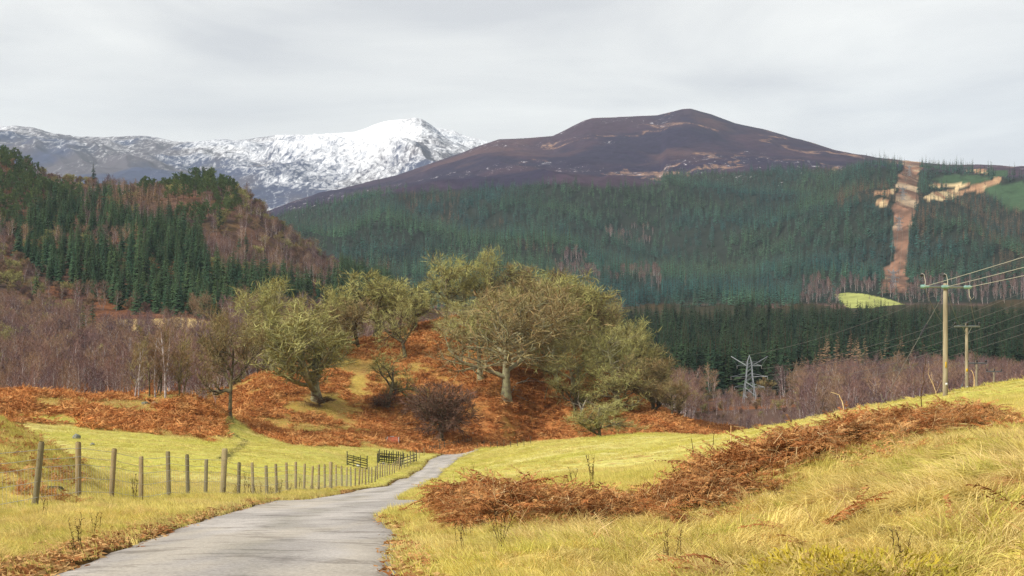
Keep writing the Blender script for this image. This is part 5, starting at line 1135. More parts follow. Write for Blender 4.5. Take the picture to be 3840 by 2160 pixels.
# bracken on knoll and mound
X, Y, px, rng = scatter_area(-200, 2800, 155, 350, lambda X, Y, px: rust_amount(X, Y) * .95, 27, 46000)
s_ = rng.uniform(.7, 1.7, len(X))
scatter('bracken_slope', np.stack([X, Y, gz(X, Y)], -1), srot(len(X), .2), np.stack([s_, s_, s_ * rng.uniform(.6, 1.3, len(X))], -1), rng.integers(0, 5, len(X)), br_far, label='rusty bracken covering the knoll and the mound', category='bracken')
X, Y, px, rng = scatter_area(-200, 2800, 155, 350, lambda X, Y, px: np.maximum(knoll_mask(X, Y), mound_mask(X, Y)) * (1 - rust_amount(X, Y)), 28, 22000)
s_ = rng.uniform(1.0, 2.4, len(X))
scatter('rough_grass', np.stack([X, Y, gz(X, Y)], -1), srot(len(X), .2), np.stack([s_, s_, s_ * .9], -1), rng.integers(0, 3, len(X)), rough_t, label='olive yellow rough grass between bracken patches', category='grass')

# leaf litter and grit along the road edges
rng = np.random.default_rng(91); n_ = 4500
Y = np.exp(rng.uniform(math.log(7), math.log(70), n_)); a_, b_ = road_edges(Y)
u_ = rng.exponential(.16, n_) - .12; lf_ = rng.uniform(0, 1, n_) < .90
X = np.where(lf_, a_ - .18 + u_ * np.where(rng.uniform(0, 1, n_) < .7, -1, 1), b_ + .12 - u_)
Z = gz(X, Y) + np.where(road_out(X, Y) < 0.05, .075, .03)
lit = [mesh_np('litter', *twig_tris(np.random.default_rng(92 + i), np.random.default_rng(93 + i).normal(size=(9, 3)) * [.05, .05, .006], norm(np.random.default_rng(94 + i).normal(size=(9, 3)) * [1, 1, .15]), np.full(9, .07), np.full(9, .022), .4), mats=[[M_br2, M_strawb][i % 2]]) for i in range(4)]
scatter('leaf_litter', np.stack([X, Y, Z], -1), srot(n_, .1), np.repeat(rng.uniform(.5, 1.3, n_)[:, None], 3, 1), rng.integers(0, 4, n_), lit, label='brown leaf litter and grit along the road edges', category='litter')
# ---------------------------------------------------------------- small mesh helpers for built things
def box(cx, cy, cz, sx, sy, sz, bev=0.0):
    """box, optionally with chamfered vertical edges; centre and full sizes"""
    x, y, z = sx / 2, sy / 2, sz / 2
    if bev <= 0:
        v = np.array([(a, b_, c_) for c_ in (-z, z) for a, b_ in ((-x, -y), (x, -y), (x, y), (-x, y))], float) + [cx, cy, cz]
        f = np.array([(3, 2, 1, 0), (4, 5, 6, 7), (0, 1, 5, 4), (1, 2, 6, 5), (2, 3, 7, 6), (3, 0, 4, 7)])
        return v, f
    ring = [(-x + bev, -y), (x - bev, -y), (x, -y + bev), (x, y - bev), (x - bev, y), (-x + bev, y), (-x, y - bev), (-x, -y + bev)]
    v = np.array([(a, b_, -z) for a, b_ in ring] + [(a, b_, z - bev) for a, b_ in ring] + [(a * .8, b_ * .8, z) for a, b_ in ring] + [(0, 0, z)], float) + [cx, cy, cz]
    f = [(i, (i + 1) % 8, 8 + (i + 1) % 8, 8 + i) for i in range(8)] + [(8 + i, 8 + (i + 1) % 8, 16 + (i + 1) % 8, 16 + i) for i in range(8)]
    t_ = [(16 + i, 16 + (i + 1) % 8, 24, 24) for i in range(8)]
    return v, np.array(f + t_)
def bar(p, q, r, sides=4, r2=None):
    P = np.array([[p, q]], float); v, f = tubes(P, np.array([[r, r if r2 is None else r2]]), sides)
    n_ = len(v); v = np.concatenate([v, [p], [q]])
    i = np.arange(sides)
    caps = np.concatenate([np.stack([i, (i + 1) % sides, np.full(sides, n_)], -1), np.stack([sides + i, sides + (i + 1) % sides, np.full(sides, n_ + 1)], -1)])
    return v, np.concatenate([f, np.concatenate([caps, caps[:, 2:]], 1)])
def part(name, pieces, mat, parent=None, smooth=False, loc=None, **pr):
    v, f = join(pieces)
    return obj(name, mesh_np(name, v, [np.array([q for q in a]) for a in f], smooth=smooth, mats=[mat]), parent=parent, loc=loc, **pr)
def root(name, loc, label, cat, group=None, rz=0.0):
    o = obj(name, None, loc=tuple(float(a) for a in loc), rot=(0, 0, rz), label=label, category=cat)
    if group: o['group'] = group
    return o
M_post = material('weathered_post', color=tuple(alb(172, 152, 112)), color2=tuple(alb(134, 118, 84)), mix_scale=4, rnd2=tuple(alb(136, 128, 98)), var=.25, vary_scale=14, rough=.9, spec=.1, rnd=.2, stretch=(1, 1, .2))
M_postd = material('dark_wood_rail', color=tuple(alb(70, 74, 58)), color2=tuple(alb(92, 88, 70)), mix_scale=3, var=.2, vary_scale=10, rough=.9, spec=.1)
M_postg = material('grey_wood_rail', color=tuple(alb(160, 144, 116)), color2=tuple(alb(126, 112, 92)), mix_scale=3, var=.2, vary_scale=10, rough=.9, spec=.1)
M_wire = material('galvanised_wire', color=tuple(alb(190, 188, 180)), rough=.5, spec=.5, metal=.4)
M_wired = material('dark_cable', color=tuple(alb(120, 116, 106)), rough=.7, spec=.3)
M_wirel = material('bright_cable', color=tuple(alb(206, 200, 184)), rough=.5, spec=.4)
M_pole = material('creosoted_pole', color=tuple(alb(172, 160, 134)), color2=tuple(alb(140, 128, 104)), mix_scale=3, var=.2, vary_scale=10, rough=.9, spec=.1, stretch=(1, 1, .15))
M_arm = material('galvanised_arm', color=tuple(alb(160, 166, 164)), rough=.6, spec=.4, metal=.3)
M_green = material('green_glass_insulator', color=tuple(alb(126, 162, 150)), rough=.25, spec=.6)
M_black = material('black_insulator', color=(.02, .02, .022), rough=.35, spec=.5)
M_yellow = material('yellow_plate', color=tuple(alb(224, 178, 20)), rough=.6)
M_white = material('white_plastic', color=tuple(alb(226, 226, 224)), rough=.6)
M_steel = material('pylon_steel', color=tuple(alb(150, 154, 158)), rough=.6, spec=.4, metal=.2)
M_stone = material('lichened_stone', color=tuple(alb(150, 150, 140)), color2=tuple(alb(104, 108, 96)), mix_scale=3, var=.3, vary_scale=8, rough=1, spec=.08, bump=.03, bump_scale=9)
M_rustsheet = material('rusted_red_sheet', color=tuple(alb(176, 96, 66)), color2=tuple(alb(140, 78, 54)), mix_scale=2, var=.2, vary_scale=6, rough=.8)
M_stalk = material('dead_weed', color=tuple(alb(92, 66, 42)), color2=tuple(alb(58, 44, 32)), mix_scale=6, rough=1, spec=.05, rnd=.3)
M_dark = material('culvert_shade', color=tuple(alb(40, 34, 26)), rough=1, spec=.05)  # near-black colour stands in for the shade inside the culvert

# ---------------------------------------------------------------- stock fence beside the road
FP = [(-330, 22.5), (-80, 25.3), (131, 28), (293, 30.5), (417, 33), (529, 35), (633, 37.2), (705, 39), (770, 40.8), (835, 42.5), (894, 45), (950, 48), (1001, 51), (1038, 53.5), (1076, 56.5), (1109, 59), (1140, 61.5), (1168, 64), (1195, 67), (1218, 69.5), (1240, 72.5), (1261, 75.5), (1282, 79), (1300, 82), (1316, 85), (1332, 88.5), (1346, 92), (1358, 95), (1371, 98.5), (1382, 102), (1394, 105.5), (1406, 109.5), (1415, 113), (1425, 117), (1434, 121), (1443, 125), (1452, 130), (1461, 135), (1470, 140), (1479, 146), (1488, 152), (1497, 158), (1506, 165), (1516, 172), (1527, 180), (1540, 188), (1555, 197), (1572, 206), (1590, 215)]
fpos = np.array([((a - 1920) / F * d, d) for a, d in FP]); fz = gz(fpos[:, 0], fpos[:, 1])
fr = root('wire_fence', (fpos[0, 0], fpos[0, 1], fz[0]), 'long post and wire stock fence following the left side of the road', 'fence')
O = np.array([fpos[0, 0], fpos[0, 1], fz[0]])
rng = np.random.default_rng(31); ftop = []
pmesh = [mesh_np('post', *box(0, 0, .55, .105, .105, 1.5, .02), mats=[M_post]), mesh_np('post', *tubes(np.array([[[0, 0, -.3], [0, 0, 1.26], [0, 0, 1.30]]]), np.array([[.06, .058, .045]]), 10), smooth=True, mats=[M_post]), mesh_np('post', *box(0, 0, .65, .17, .17, 1.75, .03), mats=[M_post])]
for i, (x, y) in enumerate(fpos):
    a, d = FP[i]; big = a in (835, 1240, 1497)
    mi = 2 if big else (1 if i % 3 == 1 or i < 5 else 0)
    hgt = rng.uniform(.95, 1.04) * (1.0 if mi != 1 else 1.0) * (.93 if a in (529, 770) else 1.0)
    tl = rng.normal(size=2) * .03
    if i in (2, 4): tl = np.array([0, .10 if i == 2 else .06])
    o = obj('post', pmesh[mi], parent=fr, loc=(x - O[0], y - O[1], fz[i] - O[2]), rot=(tl[0], tl[1], rng.uniform(-.2, .2)), scale=(1.0, 1.0, hgt) if i > 4 else (1.12, 1.12, hgt))
    ftop.append(fz[i] + (1.28 if mi else 1.26) * hgt)
ftop = np.array(ftop)
def wire_line(pts, r, sides=3): 
    P = np.array(pts, float); return tubes(P[None], np.full((1, len(P)), r), sides)
face = 0.075
for k_, (h_, amp) in enumerate([(1.17, .004), (.98, .02), (.80, .01), (.50, .01), (.18, .01)]):
    pts = []
    for i in range(len(fpos) - 1):
        for t_ in np.linspace(0, 1, 5)[:-1]:
            p = fpos[i] * (1 - t_) + fpos[i + 1] * t_; z = fz[i] * (1 - t_) + fz[i + 1] * t_
            pts.append((p[0] + face - O[0], p[1] - O[1], z + h_ - amp * 4 * t_ * (1 - t_) + rng.normal() * .003 - O[2]))
    part('wire', [wire_line(pts, .006)], M_wire, fr)
net = []
for i in range(1, 24):
    n_ = int(np.linalg.norm(fpos[i + 1] - fpos[i]) / .16)
    for t_ in np.linspace(0, 1, n_)[:-1]:
        p = fpos[i] * (1 - t_) + fpos[i + 1] * t_; z = fz[i] * (1 - t_) + fz[i + 1] * t_
        net.append(wire_line([(p[0] + face - O[0], p[1] - O[1], z + .05 - O[2]), (p[0] + face - O[0], p[1] - O[1], z + .80 - O[2])], .0028))
part('netting', net, M_wire, fr, kind='stuff')

# ---------------------------------------------------------------- sheep pen, field gate, rail fence
def ground_pt(px, py, dmin=60, dmax=420):
    p = hit(px, py, dmin, dmax); p[2] = float(gz(p[0], p[1])); return p
def rails(rt, A, B, heights, mat, th=.05, ht=.10):
    A = np.array(A, float); B = np.array(B, float)
    for h_ in heights: part('rail', [bar(A + [0, 0, h_], B + [0, 0, h_], ht * .6, 4)], mat, rt)
A = ground_pt(1415, 1741, 120, 230); D = A[1]
B = np.array([at(1502, D + 3), D + 3, 0]); B[2] = gz(B[0], B[1]); C = np.array([at(1562, D + 22), D + 22, 0]); C[2] = gz(C[0], C[1]); E = np.array([at(1424, D + 11), D + 11, 0]); E[2] = gz(E[0], E[1])
G = np.array([at(1510, D + 13), D + 13, 0]); G[2] = gz(G[0], G[1])
pen = root('sheep_pen', A, 'dark wooden sheep pen of rails and pickets beside the stock fence', 'sheep pen')
L_ = lambda p: np.array(p) - A
hp = 1.35
rails(pen, L_(A), L_(B), [.2, .45, .72, 1.0, 1.22], M_postd, .05, .085)
rails(pen, L_(B), L_(C), [.3, .7, 1.1], M_postd)
rails(pen, L_(E), L_(G), [.35, .8, 1.2], M_postd)
rails(pen, L_(A), L_(E), [.35, .8, 1.2], M_postd)
pk = mesh_np('post', *box(0, 0, .65, .12, .12, 1.7, .02), mats=[M_postd])
for P_, Q_, n_ in ((A, B, 3), (B, C, 6), (E, G, 11), (A, E, 3)):
    for t_ in np.linspace(0, 1, n_)[(0 if P_ is A and Q_ is B else 1):]:
        q = P_ * (1 - t_) + Q_ * t_
        obj('post', pk, parent=pen, loc=tuple(L_(q)), rot=(rng.normal() * .03, rng.normal() * .03, rng.uniform(0, .5)), scale=(1, 1, rng.uniform(.95, 1.25)))
part('brace', [bar(L_(B) + [0, 0, .2], L_(A) * .45 + L_(B) * .55 + [0, 0, 1.2], .035)], M_postd, pen)
A2 = ground_pt(1302, 1748, 120, 230); D = A2[1]; B2 = np.array([at(1377, D + 2), D + 2, 0]); B2[2] = gz(B2[0], B2[1])
gt = root('field_gate', A2, 'dark five barred field gate standing open left of the sheep pen', 'gate')
L2 = lambda p: np.array(p) - A2
rails(gt, L2(A2), L2(B2), [.15, .42, .68, .94, 1.12], M_postd, .05, .075)
for t_, h_ in ((0, 1.7), (.33, 1.45), (.66, 1.6), (1, 1.75)):
    q = A2 * (1 - t_) + B2 * t_; part('upright', [bar(L2(q) + [0, -.06, -.2], L2(q) + [0, -.06, h_ * .88], .06 if t_ in (0, 1) else .04)], M_postd, gt)
part('brace', [bar(L2(A2) + [0, -.1, .15], L2(A2 * .4 + B2 * .6) + [0, -.1, 1.1], .035)], M_postd, gt)
for (qx, qy, lab) in ((1348, 1754, 'white plastic tub on the ground below the open field gate'), (1440, 1744, 'white plastic tub at the foot of the sheep pen rails')):
    p = ground_pt(qx, qy, 100, 230); p[1] -= .8; p[2] = float(gz(p[0], p[1]))
    tb = root('feed_tub', p, lab, 'tub', 'white tubs by the pen')
    v, f = box(0, 0, .17, .42, .42, .34); v[:4, :2] *= .82
    part('body', [(v, f)], M_white, tb); part('rim', [bar((-.22, -.22, .335), (.22, -.22, .335), .022), bar((-.22, .22, .335), (.22, .22, .335), .022), bar((-.22, -.2, .336), (-.22, .2, .336), .021), bar((.22, -.2, .336), (.22, .2, .336), .021)], M_white, tb)
A3 = ground_pt(1612, 1694, 150, 300); B3 = ground_pt(1768, 1676, 200, 300)
rf = root('rail_fence', A3, 'pale grey rail fence at the road bend below the purple tree', 'fence')
L3 = lambda p: np.array(p) - A3
for t0, t1, mt_ in ((0, .34, M_postg), (.34, .68, M_postg), (.68, 1.0, M_postg)):
    a_, b_ = A3 * (1 - t0) + B3 * t0, A3 * (1 - t1) + B3 * t1
    rails(rf, L3(a_), L3(b_), [.35, .65, .95, 1.22], mt_, .05, .075)
for t_ in np.linspace(0, 1, 10):
    q = A3 * (1 - t_) + B3 * t_; q[2] = gz(q[0], q[1]); obj('post', pk, parent=rf, loc=tuple(L3(q)), scale=(1.0, 1.0, rng.uniform(.85, 1.05)))
pfar = root('field_fence', B3 + [.6, 0, 0], 'line of thin fence posts beyond the road bend', 'fence')
for i, qx in enumerate(np.linspace(1790, 1990, 9)):
    p = ground_pt(qx, np.interp(qx, [1790, 1990], [1681, 1679]), 200, 300); obj('post', pk, parent=pfar, loc=tuple(p - (B3 + [.6, 0, 0])), scale=(.8, .8, rng.uniform(.7, .95)))
# rusty shelter sheet
p = ground_pt(1472, 1664, 180, 300)
sh = root('sheet_shelter', p, 'leaning rusty red corrugated sheet in bracken behind the sheep pen', 'shelter', rz=.15)
xs_ = np.linspace(-1.15, 1.15, 25); cz = np.sin(np.arange(25) * 2.1) * .03
v = np.concatenate([np.stack([xs_ * .95 - .1, np.full(25, -.5) + cz, np.full(25, .15)], -1), np.stack([xs_ * .8 + .15, np.full(25, .45) + cz, np.full(25, 1.25)], -1)])
me = mesh_np('sheet', v, grid_faces(2, 25), mats=[M_rustsheet]); so = obj('sheet', me, parent=sh)
sm = so.modifiers.new('thickness', 'SOLIDIFY'); sm.thickness = .03
part('batten', [bar((1.1, .35, 1.2), (1.0, -.55, .15), .06)], M_white, sh); part('batten', [bar((-.78, .44, 1.3), (-1.3, -.55, .1), .05)], M_white, sh); part('batten', [bar((-.4, .48, 1.3), (.3, .48, 1.3), .05)], M_white, sh)
part('prop', [bar((-1.9, -.3, -.2), (-1.75, .2, 1.0), .05)], M_postg, sh); part('prop', [bar((-1.6, -.4, -.2), (-1.1, .4, 1.2), .05)], M_postg, sh)

# ---------------------------------------------------------------- wooden power poles
POL = [(3545, 1062, 1075, 80, 2.85), (3625, 1212, 1224, 150, 2.9), (3662, 1352, 1362, 200, 2.9), (3727, 1384, 1393, 250, 2.9), (3777, 1422, 1430, 310, 2.9)]
PLAB = ['nearest tall wooden power pole with green insulators above the bracken bank', 'second wooden power pole with plain arm and yellow plate', 'third wooden power pole beside the bare hooked stem', 'fourth small wooden power pole near the field crest', 'farthest power pole, only its arm showing over the crest']
arm_pts = []
def insulator(zh, mat, r=.07):
    P = np.array([[[0, 0, 0], [0, 0, zh * .25], [0, 0, zh * .3], [0, 0, zh * .5], [0, 0, zh * .55], [0, 0, zh * .8], [0, 0, zh]]]); return tubes(P, np.array([[.02, .02, r, r * .6, r, r * .7, .01]]), 8)
for i, (qx, top, arm, D, aw) in enumerate(POL):
    x = at(qx, D); gzv = float(gz(x, D)); zt = (HZ - top) / F * D; za = (HZ - arm) / F * D
    pr = root('power_pole', (x, D, gzv), PLAB[i], 'power pole', 'wooden power poles')
    part('pole', [tubes(np.array([[[0, 0, -.4], [0, 0, (zt - gzv) * .5], [0, 0, zt - gzv - .03], [0, 0, zt - gzv]]]), np.array([[.16, .145, .125, .09]]) * (1 if i == 0 else 1.25), 12)], M_pole, pr, smooth=True)
    h_ = za - gzv
    tiltz = .035 if i == 0 else 0
    a0 = np.array([-aw / 2, -.16, h_]); a1 = np.array([aw / 2, -.16, h_ + tiltz * -1])
    xarm = part('crossarm', [bar(a0, a1, .065 if i == 0 else .10, 4)], M_arm, pr)
    tips = []
    for j, t_ in enumerate((.03, .5, .97)):
        q = a0 * (1 - t_) + a1 * t_
        if i == 0:
            ins = part('insulator', [tubes(np.array([[q + [-.32 * (1 if j else -1), -.02, 0], q + [-.2, -.02, 0], q + [-.1, -.02, 0], q + [.05, -.02, 0], q + [.2, -.02, 0]]]), np.array([[.06, .12, .09, .13, .05]]), 8)], M_green, xarm, smooth=True)
            if j < 2:
                part('insulator', [(insulator(.24, M_black, .13)[0] + q + [-.12, 0, .55], insulator(.24, M_black)[1])], M_black, xarm, smooth=True)
                part('jumper', [tubes(np.array([[q + [.05, -.05, 0], q + [.08, -.05, .3], q + [.0, -.05, .72], q + [-.15, -.05, .8]]]), np.full((1, 4), .022), 5)], M_wirel, xarm, smooth=True)
            else:
                part('jumper', [tubes(np.array([[q + [0, -.05, -.05], q + [.02, -.05, -.5], q + [.15, -.05, -.75], q + [.3, -.05, -.6]]]), np.full((1, 4), .022), 5)], M_wirel, xarm, smooth=True)
        else:
            ii = insulator(.55, M_black, .17); part('insulator', [(ii[0] + q, ii[1])], M_black, xarm, smooth=True)
        tips.append(np.array([x, D, gzv]) + q + [0, 0, 0 if i == 0 else .4])
    arm_pts.append(tips)
    if i: 
        part('brace', [bar((-.55, -.15, h_), (-.1, -.15, h_ - .9), .03)], M_arm, pr); part('brace', [bar((.55, -.15, h_), (.1, -.15, h_ - .9), .03)], M_arm, pr)
    if i < 2:
        pz = (HZ - (1405 if i == 0 else 1388)) / F * D - gzv; part('sign_plate', [box(-.02, -.17, pz - (.5 if i == 0 else 0) + (1.1 if i == 0 else 0), (.07 if i == 0 else .2), .02, (.35 if i == 0 else .34))], M_yellow, pr)
        pz = (HZ - (1440 if i == 0 else 1450)) / F * D - gzv; part('number_plate', [box(.02, -.172, pz, .14, .02, .14)], M_white, pr)
def cable(name, a, b, sag, r, mat, label, group, n=24):
    a = np.array(a, float); b = np.array(b, float); t_ = np.linspace(0, 1, n)[:, None]
    P = a * (1 - t_) + b * t_; P[:, 2] -= (4 * sag * t_ * (1 - t_))[:, 0]
    o = obj(name, mesh_np(name, *tubes((P - a)[None], np.full((1, n), r), 4), smooth=True, mats=[mat]), loc=tuple(a), label=label, category='cable', group=group)
    return o
off_pole = [(at(4900, 36) + dx, 36, z_) for dx, z_ in ((-.3, 4.1), (0, 3.6), (.3, 3.15))]
for j in range(3):
    cable('power_line', arm_pts[0][j], off_pole[j], .10, .013, M_wirel, ['top', 'middle', 'lowest'][j] + ' of three bright wires rising right from the nearest pole', 'wires at the wooden poles')
    for i in range(4): cable('power_line', arm_pts[i][j], arm_pts[i + 1][j], 1.2, .012, M_wired, ['left', 'centre', 'right'][j] + ' thin wire between the ' + ['nearest and second', 'second and third', 'third and fourth', 'fourth and farthest'][i] + ' wooden poles', 'wires at the wooden poles', 14)
x0_, D0_ = at(3545, 80), 80; pt = np.array([x0_, D0_ - .1, (HZ - 1088) / F * 80]); gp_ = np.array([at(3300, 84), 84, 0]); gp_[2] = gz(gp_[0], gp_[1])
gw = root('guy_wire', gp_, 'slanting stay wire with black insulator left of the nearest pole', 'cable')
part('wire', [bar(np.zeros(3), pt - gp_, .014, 5)], M_wired, gw); q = (pt - gp_); part('insulator', [bar(q * .62, q * .72, .055, 8)], M_black, gw)
gp2 = np.array([at(3585, 118), 118, 0]); gp2[2] = gz(gp2[0], gp2[1]) ; pt2 = np.array([at(3622, 150), 149.8, (HZ - 1400) / F * 150])
gw2 = root('guy_wire', gp2, 'short stay wire at the foot of the second pole', 'cable'); part('wire', [bar(np.zeros(3), pt2 - gp2, .025, 4)], M_wired, gw2); part('insulator', [bar((pt2 - gp2) * .4, (pt2 - gp2) * .55, .06, 6)], M_black, gw2)

# ---------------------------------------------------------------- lattice pylons
def pylon(loc, H, label, group, rz=0.0, r=.10):
    """lattice tower, modelled 24 m tall and scaled to H"""
    k_ = H / 24.0; rt = root('lattice_pylon', loc, label, 'pylon', group, rz)
    S = lambda x, y, z: np.array([x * (1.0 if abs(x) < 3.2 else 1.27), y, z]) * k_
    prof = [(-0.5, 3.0), (8.0, 2.25), (13.2, 1.55), (20.3, 1.05)]
    def hw(z): return float(np.interp(z, [a for a, _ in prof], [b_ for _, b_ in prof]))
    for sx in (-1, 1):
        for sy in (-1, 1):
            part('leg', [bar(S(sx * hw(a), sy * hw(a) * .8, a), S(sx * hw(b_), sy * hw(b_) * .8, b_), r * k_ * 1.25) for a, b_ in ((-.5, 8.0), (8.0, 13.2), (13.2, 20.3))] + [bar(S(sx * 1.05, sy * .84, 20.3), S(0, 0, 24), r * k_)], M_steel, rt)
    zs = [-.3, 4, 7.9, 10.6, 13.2, 15.4, 17.4, 19.0, 20.3]
    br_ = []
    for i, (a, b_) in enumerate(zip(zs[:-1], zs[1:])):
        for sy in (-1, 1):
            s_ = 1 if i % 2 else -1
            br_ += [bar(S(-hw(a) , sy * hw(a) * .8, a), S(hw(b_), sy * hw(b_) * .8, b_), r * .7 * k_), bar(S(s_ * hw(a), -hw(a) * .8, a), S(s_ * hw(b_), hw(b_) * .8, b_), r * .6 * k_)]
            if i < 3: br_ += [bar(S(hw(a), sy * hw(a) * .8, a), S(-hw(b_), sy * hw(b_) * .8, b_), r * .7 * k_)]
    part('bracing', br_, M_steel, rt)
    tips = []
    for z, w_ in ((8.0, 5.9), (13.2, 7.2), (18.6, 4.8)):
        w0 = hw(z)
        xarm = part('crossarm', [bar(S(-w_, 0, z), S(-w0, -.6, z), r * k_), bar(S(w_, 0, z), S(w0, -.6, z), r * k_), bar(S(-w_, 0, z), S(-w0, .6, z), r * k_), bar(S(w_, 0, z), S(w0, .6, z), r * k_), bar(S(-w0, -.6, z), S(w0, -.6, z), r * k_), bar(S(-w_, 0, z), S(-w0, 0, z + 1.5), r * .7 * k_), bar(S(w_, 0, z), S(w0, 0, z + 1.5), r * .7 * k_)], M_steel, rt)
        for s_ in (-1, 1):
            part('insulator', [bar(S(s_ * w_, 0, z), S(s_ * w_, 0, z - 1.5), .13 * k_, 6)], M_white, xarm); tips.append((s_ * w_, 0, z - 1.5))
    part('crossarm', [bar(S(-4.3, 0, 20.5), S(4.3, 0, 20.5), r * k_)], M_steel, rt)
    for s_ in (-1, 1):
        part('raised_arm', [bar(S(s_ * 1.0, 0, 18.4), S(s_ * 7.2, 0, 23.3), r * 1.5 * k_)], M_steel, rt); part('stay', [bar(S(s_ * 7.1, 0, 23.2), S(s_ * 4.9, 0, 18.7), r * .5 * k_)], M_steel, rt); tips.append((s_ * 7.2, 0, 23.3))
    tips.append((0, 0, 24))
    return rt, [np.array(loc) + np.array([t_[0] * 1.27 * math.cos(rz), t_[0] * 1.27 * math.sin(rz), t_[2]]) * k_ for t_ in tips]
Dp = 500.0; zb = float(gz(at(2810, Dp), Dp)); ztop = (HZ - 1331) / F * Dp
_, tips = pylon((at(2810, Dp), Dp, zb), ztop - zb, 'steel lattice pylon rising from the purple birch wood', 'steel pylons', .0, .13)
# wires climbing to a tower outside the frame on the right
for j, (t_, lab) in enumerate([(1, 'lowest right wire running right from the big pylon'), (3, 'middle right wire running right from the big pylon'), (5, 'upper right wire running right from the big pylon'), (0, 'lowest left wire running right from the big pylon'), (2, 'middle left wire running right from the big pylon'), (8, 'earth wire running right from the big pylon top')]):
    q = tips[t_]; e_ = np.array([at(4500, 240), 240, [10, 15, 20, 10.5, 15.5, 27][j]]) + [(t_ % 2) * 4 - 2, 0, 0]
    cable('power_line', q, e_, 5.0, .045, M_wired, lab, 'wires at the steel pylons', 40)
def far_hit(px, py):
    Ds = np.linspace(1400, 4200, 1200); z = far_z(at(px, Ds), Ds); r_ = HZ - F * z / Ds; k_ = np.where(r_ <= py)[0]; D = Ds[k_[0]] if len(k_) else 2800
    return np.array([at(px, D), D, float(far_z(np.array([at(px, D)]), np.array([D]))[0])])
prev = None
for i, (qx, qb, qt, lab) in enumerate([(3350, 1082, 1010, 'small far pylon at the foot of the cleared strip'), (3372, 868, 812, 'small far pylon halfway up the cleared strip'), (3386, 752, 700, 'tiny far pylon in the upper cleared strip'), (3410, 660, 618, 'tiny far pylon near the top of the cleared strip')]):
    p = far_hit(qx, qb); _, tp = pylon(tuple(p), (qb - qt) / F * p[1], lab, 'steel pylons', .4, .26)
    if prev is not None:
        for j in (1, 2, 8): cable('power_line', prev[j], tp[j], 8, .14, M_wired, ['', 'right', 'left', '', '', '', '', '', 'top'][j] + ' faint wire on the cleared strip pylon span ' + ['', 'lowest', 'middle', 'uppermost'][i], 'wires at the steel pylons', 16)
    prev = tp

# ---------------------------------------------------------------- stones, culvert, weeds
def rock(name, p, sx, sy, sz, seed, label, mat=M_stone, group='field stones'):
    rng = np.random.default_rng(seed)
    u = np.linspace(0, math.pi, 11); w_ = np.linspace(0, 2 * math.pi, 17)[:-1]
    U, W = np.meshgrid(u, w_, indexing='ij'); d = np.stack([np.sin(U) * np.cos(W), np.sin(U) * np.sin(W), np.cos(U)], -1)
    pl = norm(rng.normal(size=(14, 3))); off = rng.uniform(.62, .95, 14)
    r_ = np.min(np.where((d @ pl.T) > .15, off / np.maximum(d @ pl.T, .15), 9), -1); r_ = np.minimum(r_, 1.15)
    v = d * r_[..., None] * np.array([sx, sy, sz]) * .5
    i = np.arange(11 * 16).reshape(11, 16); f = np.stack([i[:-1], np.roll(i[:-1], -1, 1), np.roll(i[1:], -1, 1), i[1:]], -1).reshape(-1, 4)
    return obj(name, mesh_np(name, v.reshape(-1, 3), f, mats=[mat]), loc=(p[0], p[1], p[2] + sz * .22), label=label, category='stone', group=group)
for i, (qx, qy, w_, h_, lab) in enumerate([(290, 1644, 33, 24, 'grey lichened boulder sitting on the left mound slope'), (347, 1672, 19, 12, 'small pale stone downhill of the grey boulder'), (545, 1512, 34, 16, 'low outcrop stone on the mound crest, left of a pair'), (580, 1514, 26, 13, 'low outcrop stone on the mound crest, right of a pair'), (705, 1503, 12, 8, 'white stone on the mound crest right of the stem clump'), (1772, 1642, 14, 12, 'pale stone on the slope right of the purple tree')]):
    p = ground_pt(qx, qy, 80, 330); m_ = p[1] / F; rock('boulder', p, w_ * m_, w_ * m_ * .8, h_ * m_ * 1.3, 60 + i, lab)
p = ground_pt(2232, 1896, 22, 45); v, f = box(0, 0, .05, .40, .2, .12, .015)
obj('stone_slab', mesh_np('stone_slab', v, f, mats=[M_dead]), loc=tuple(p + [0, 0, .04]), rot=(.1, .05, .12), label='pale flat slab lying in the field edge behind the bracken', category='stone')
# stone culvert in the left bank
p = ground_pt(205, 1858, 25, 45); p[2] += .0
M_cul = material('mossy_stone', color=tuple(alb(104, 92, 64)), color2=tuple(alb(80, 78, 56)), mix_scale=4, var=.3, vary_scale=9, rough=1, spec=.05, bump=.02, bump_scale=12)
cv = root('stone_culvert', p + [0, -.25, .0], 'small dark stone culvert mouth in the left bank behind the fence', 'culvert', rz=-.15)
part('mouth_shade', [box(.05, .25, .12, .62, .4, .46)], M_dark, cv); part('lintel', [box(0, -.02, .42, .95, .34, .14, .03)], M_cul, cv); part('side_stone', [box(-.40, -.02, .14, .24, .30, .42, .05)], M_cul, cv); part('side_stone', [box(.50, -.02, .12, .22, .30, .40, .05)], M_cul, cv)  # opening is a solid near-black block, its shade put into the colour
cv.scale = (.55, .55, .5); cv.location.z -= .08
def weed(seed, h, n_=5):
    rng = np.random.default_rng(seed); st, hd = [], []
    for k_ in range(n_):
        b_ = np.array([rng.normal() * .08, rng.normal() * .08, -.05]); d = norm(np.array([rng.normal() * .18, rng.normal() * .18, 1]))[None]
        P, R = extend(rng, b_[None], d, np.array([h * rng.uniform(.5, 1)]), np.array([.007]), np.array([.003]), 6, .06, .0); st.append(tubes(P, R, 3))
        s, dd, l, r, _ = branch(rng, P, R, 14, .4, 1, 50, 20, np.array([h * .14]), .5); hd.append(twig_tris(rng, s, dd, l * rng.uniform(.4, 1.1, len(l)), np.full(len(s), .014), .6))
    return st, hd
WD = [weed(900 + i, 1.0, 4 + i % 4) for i in range(5)]
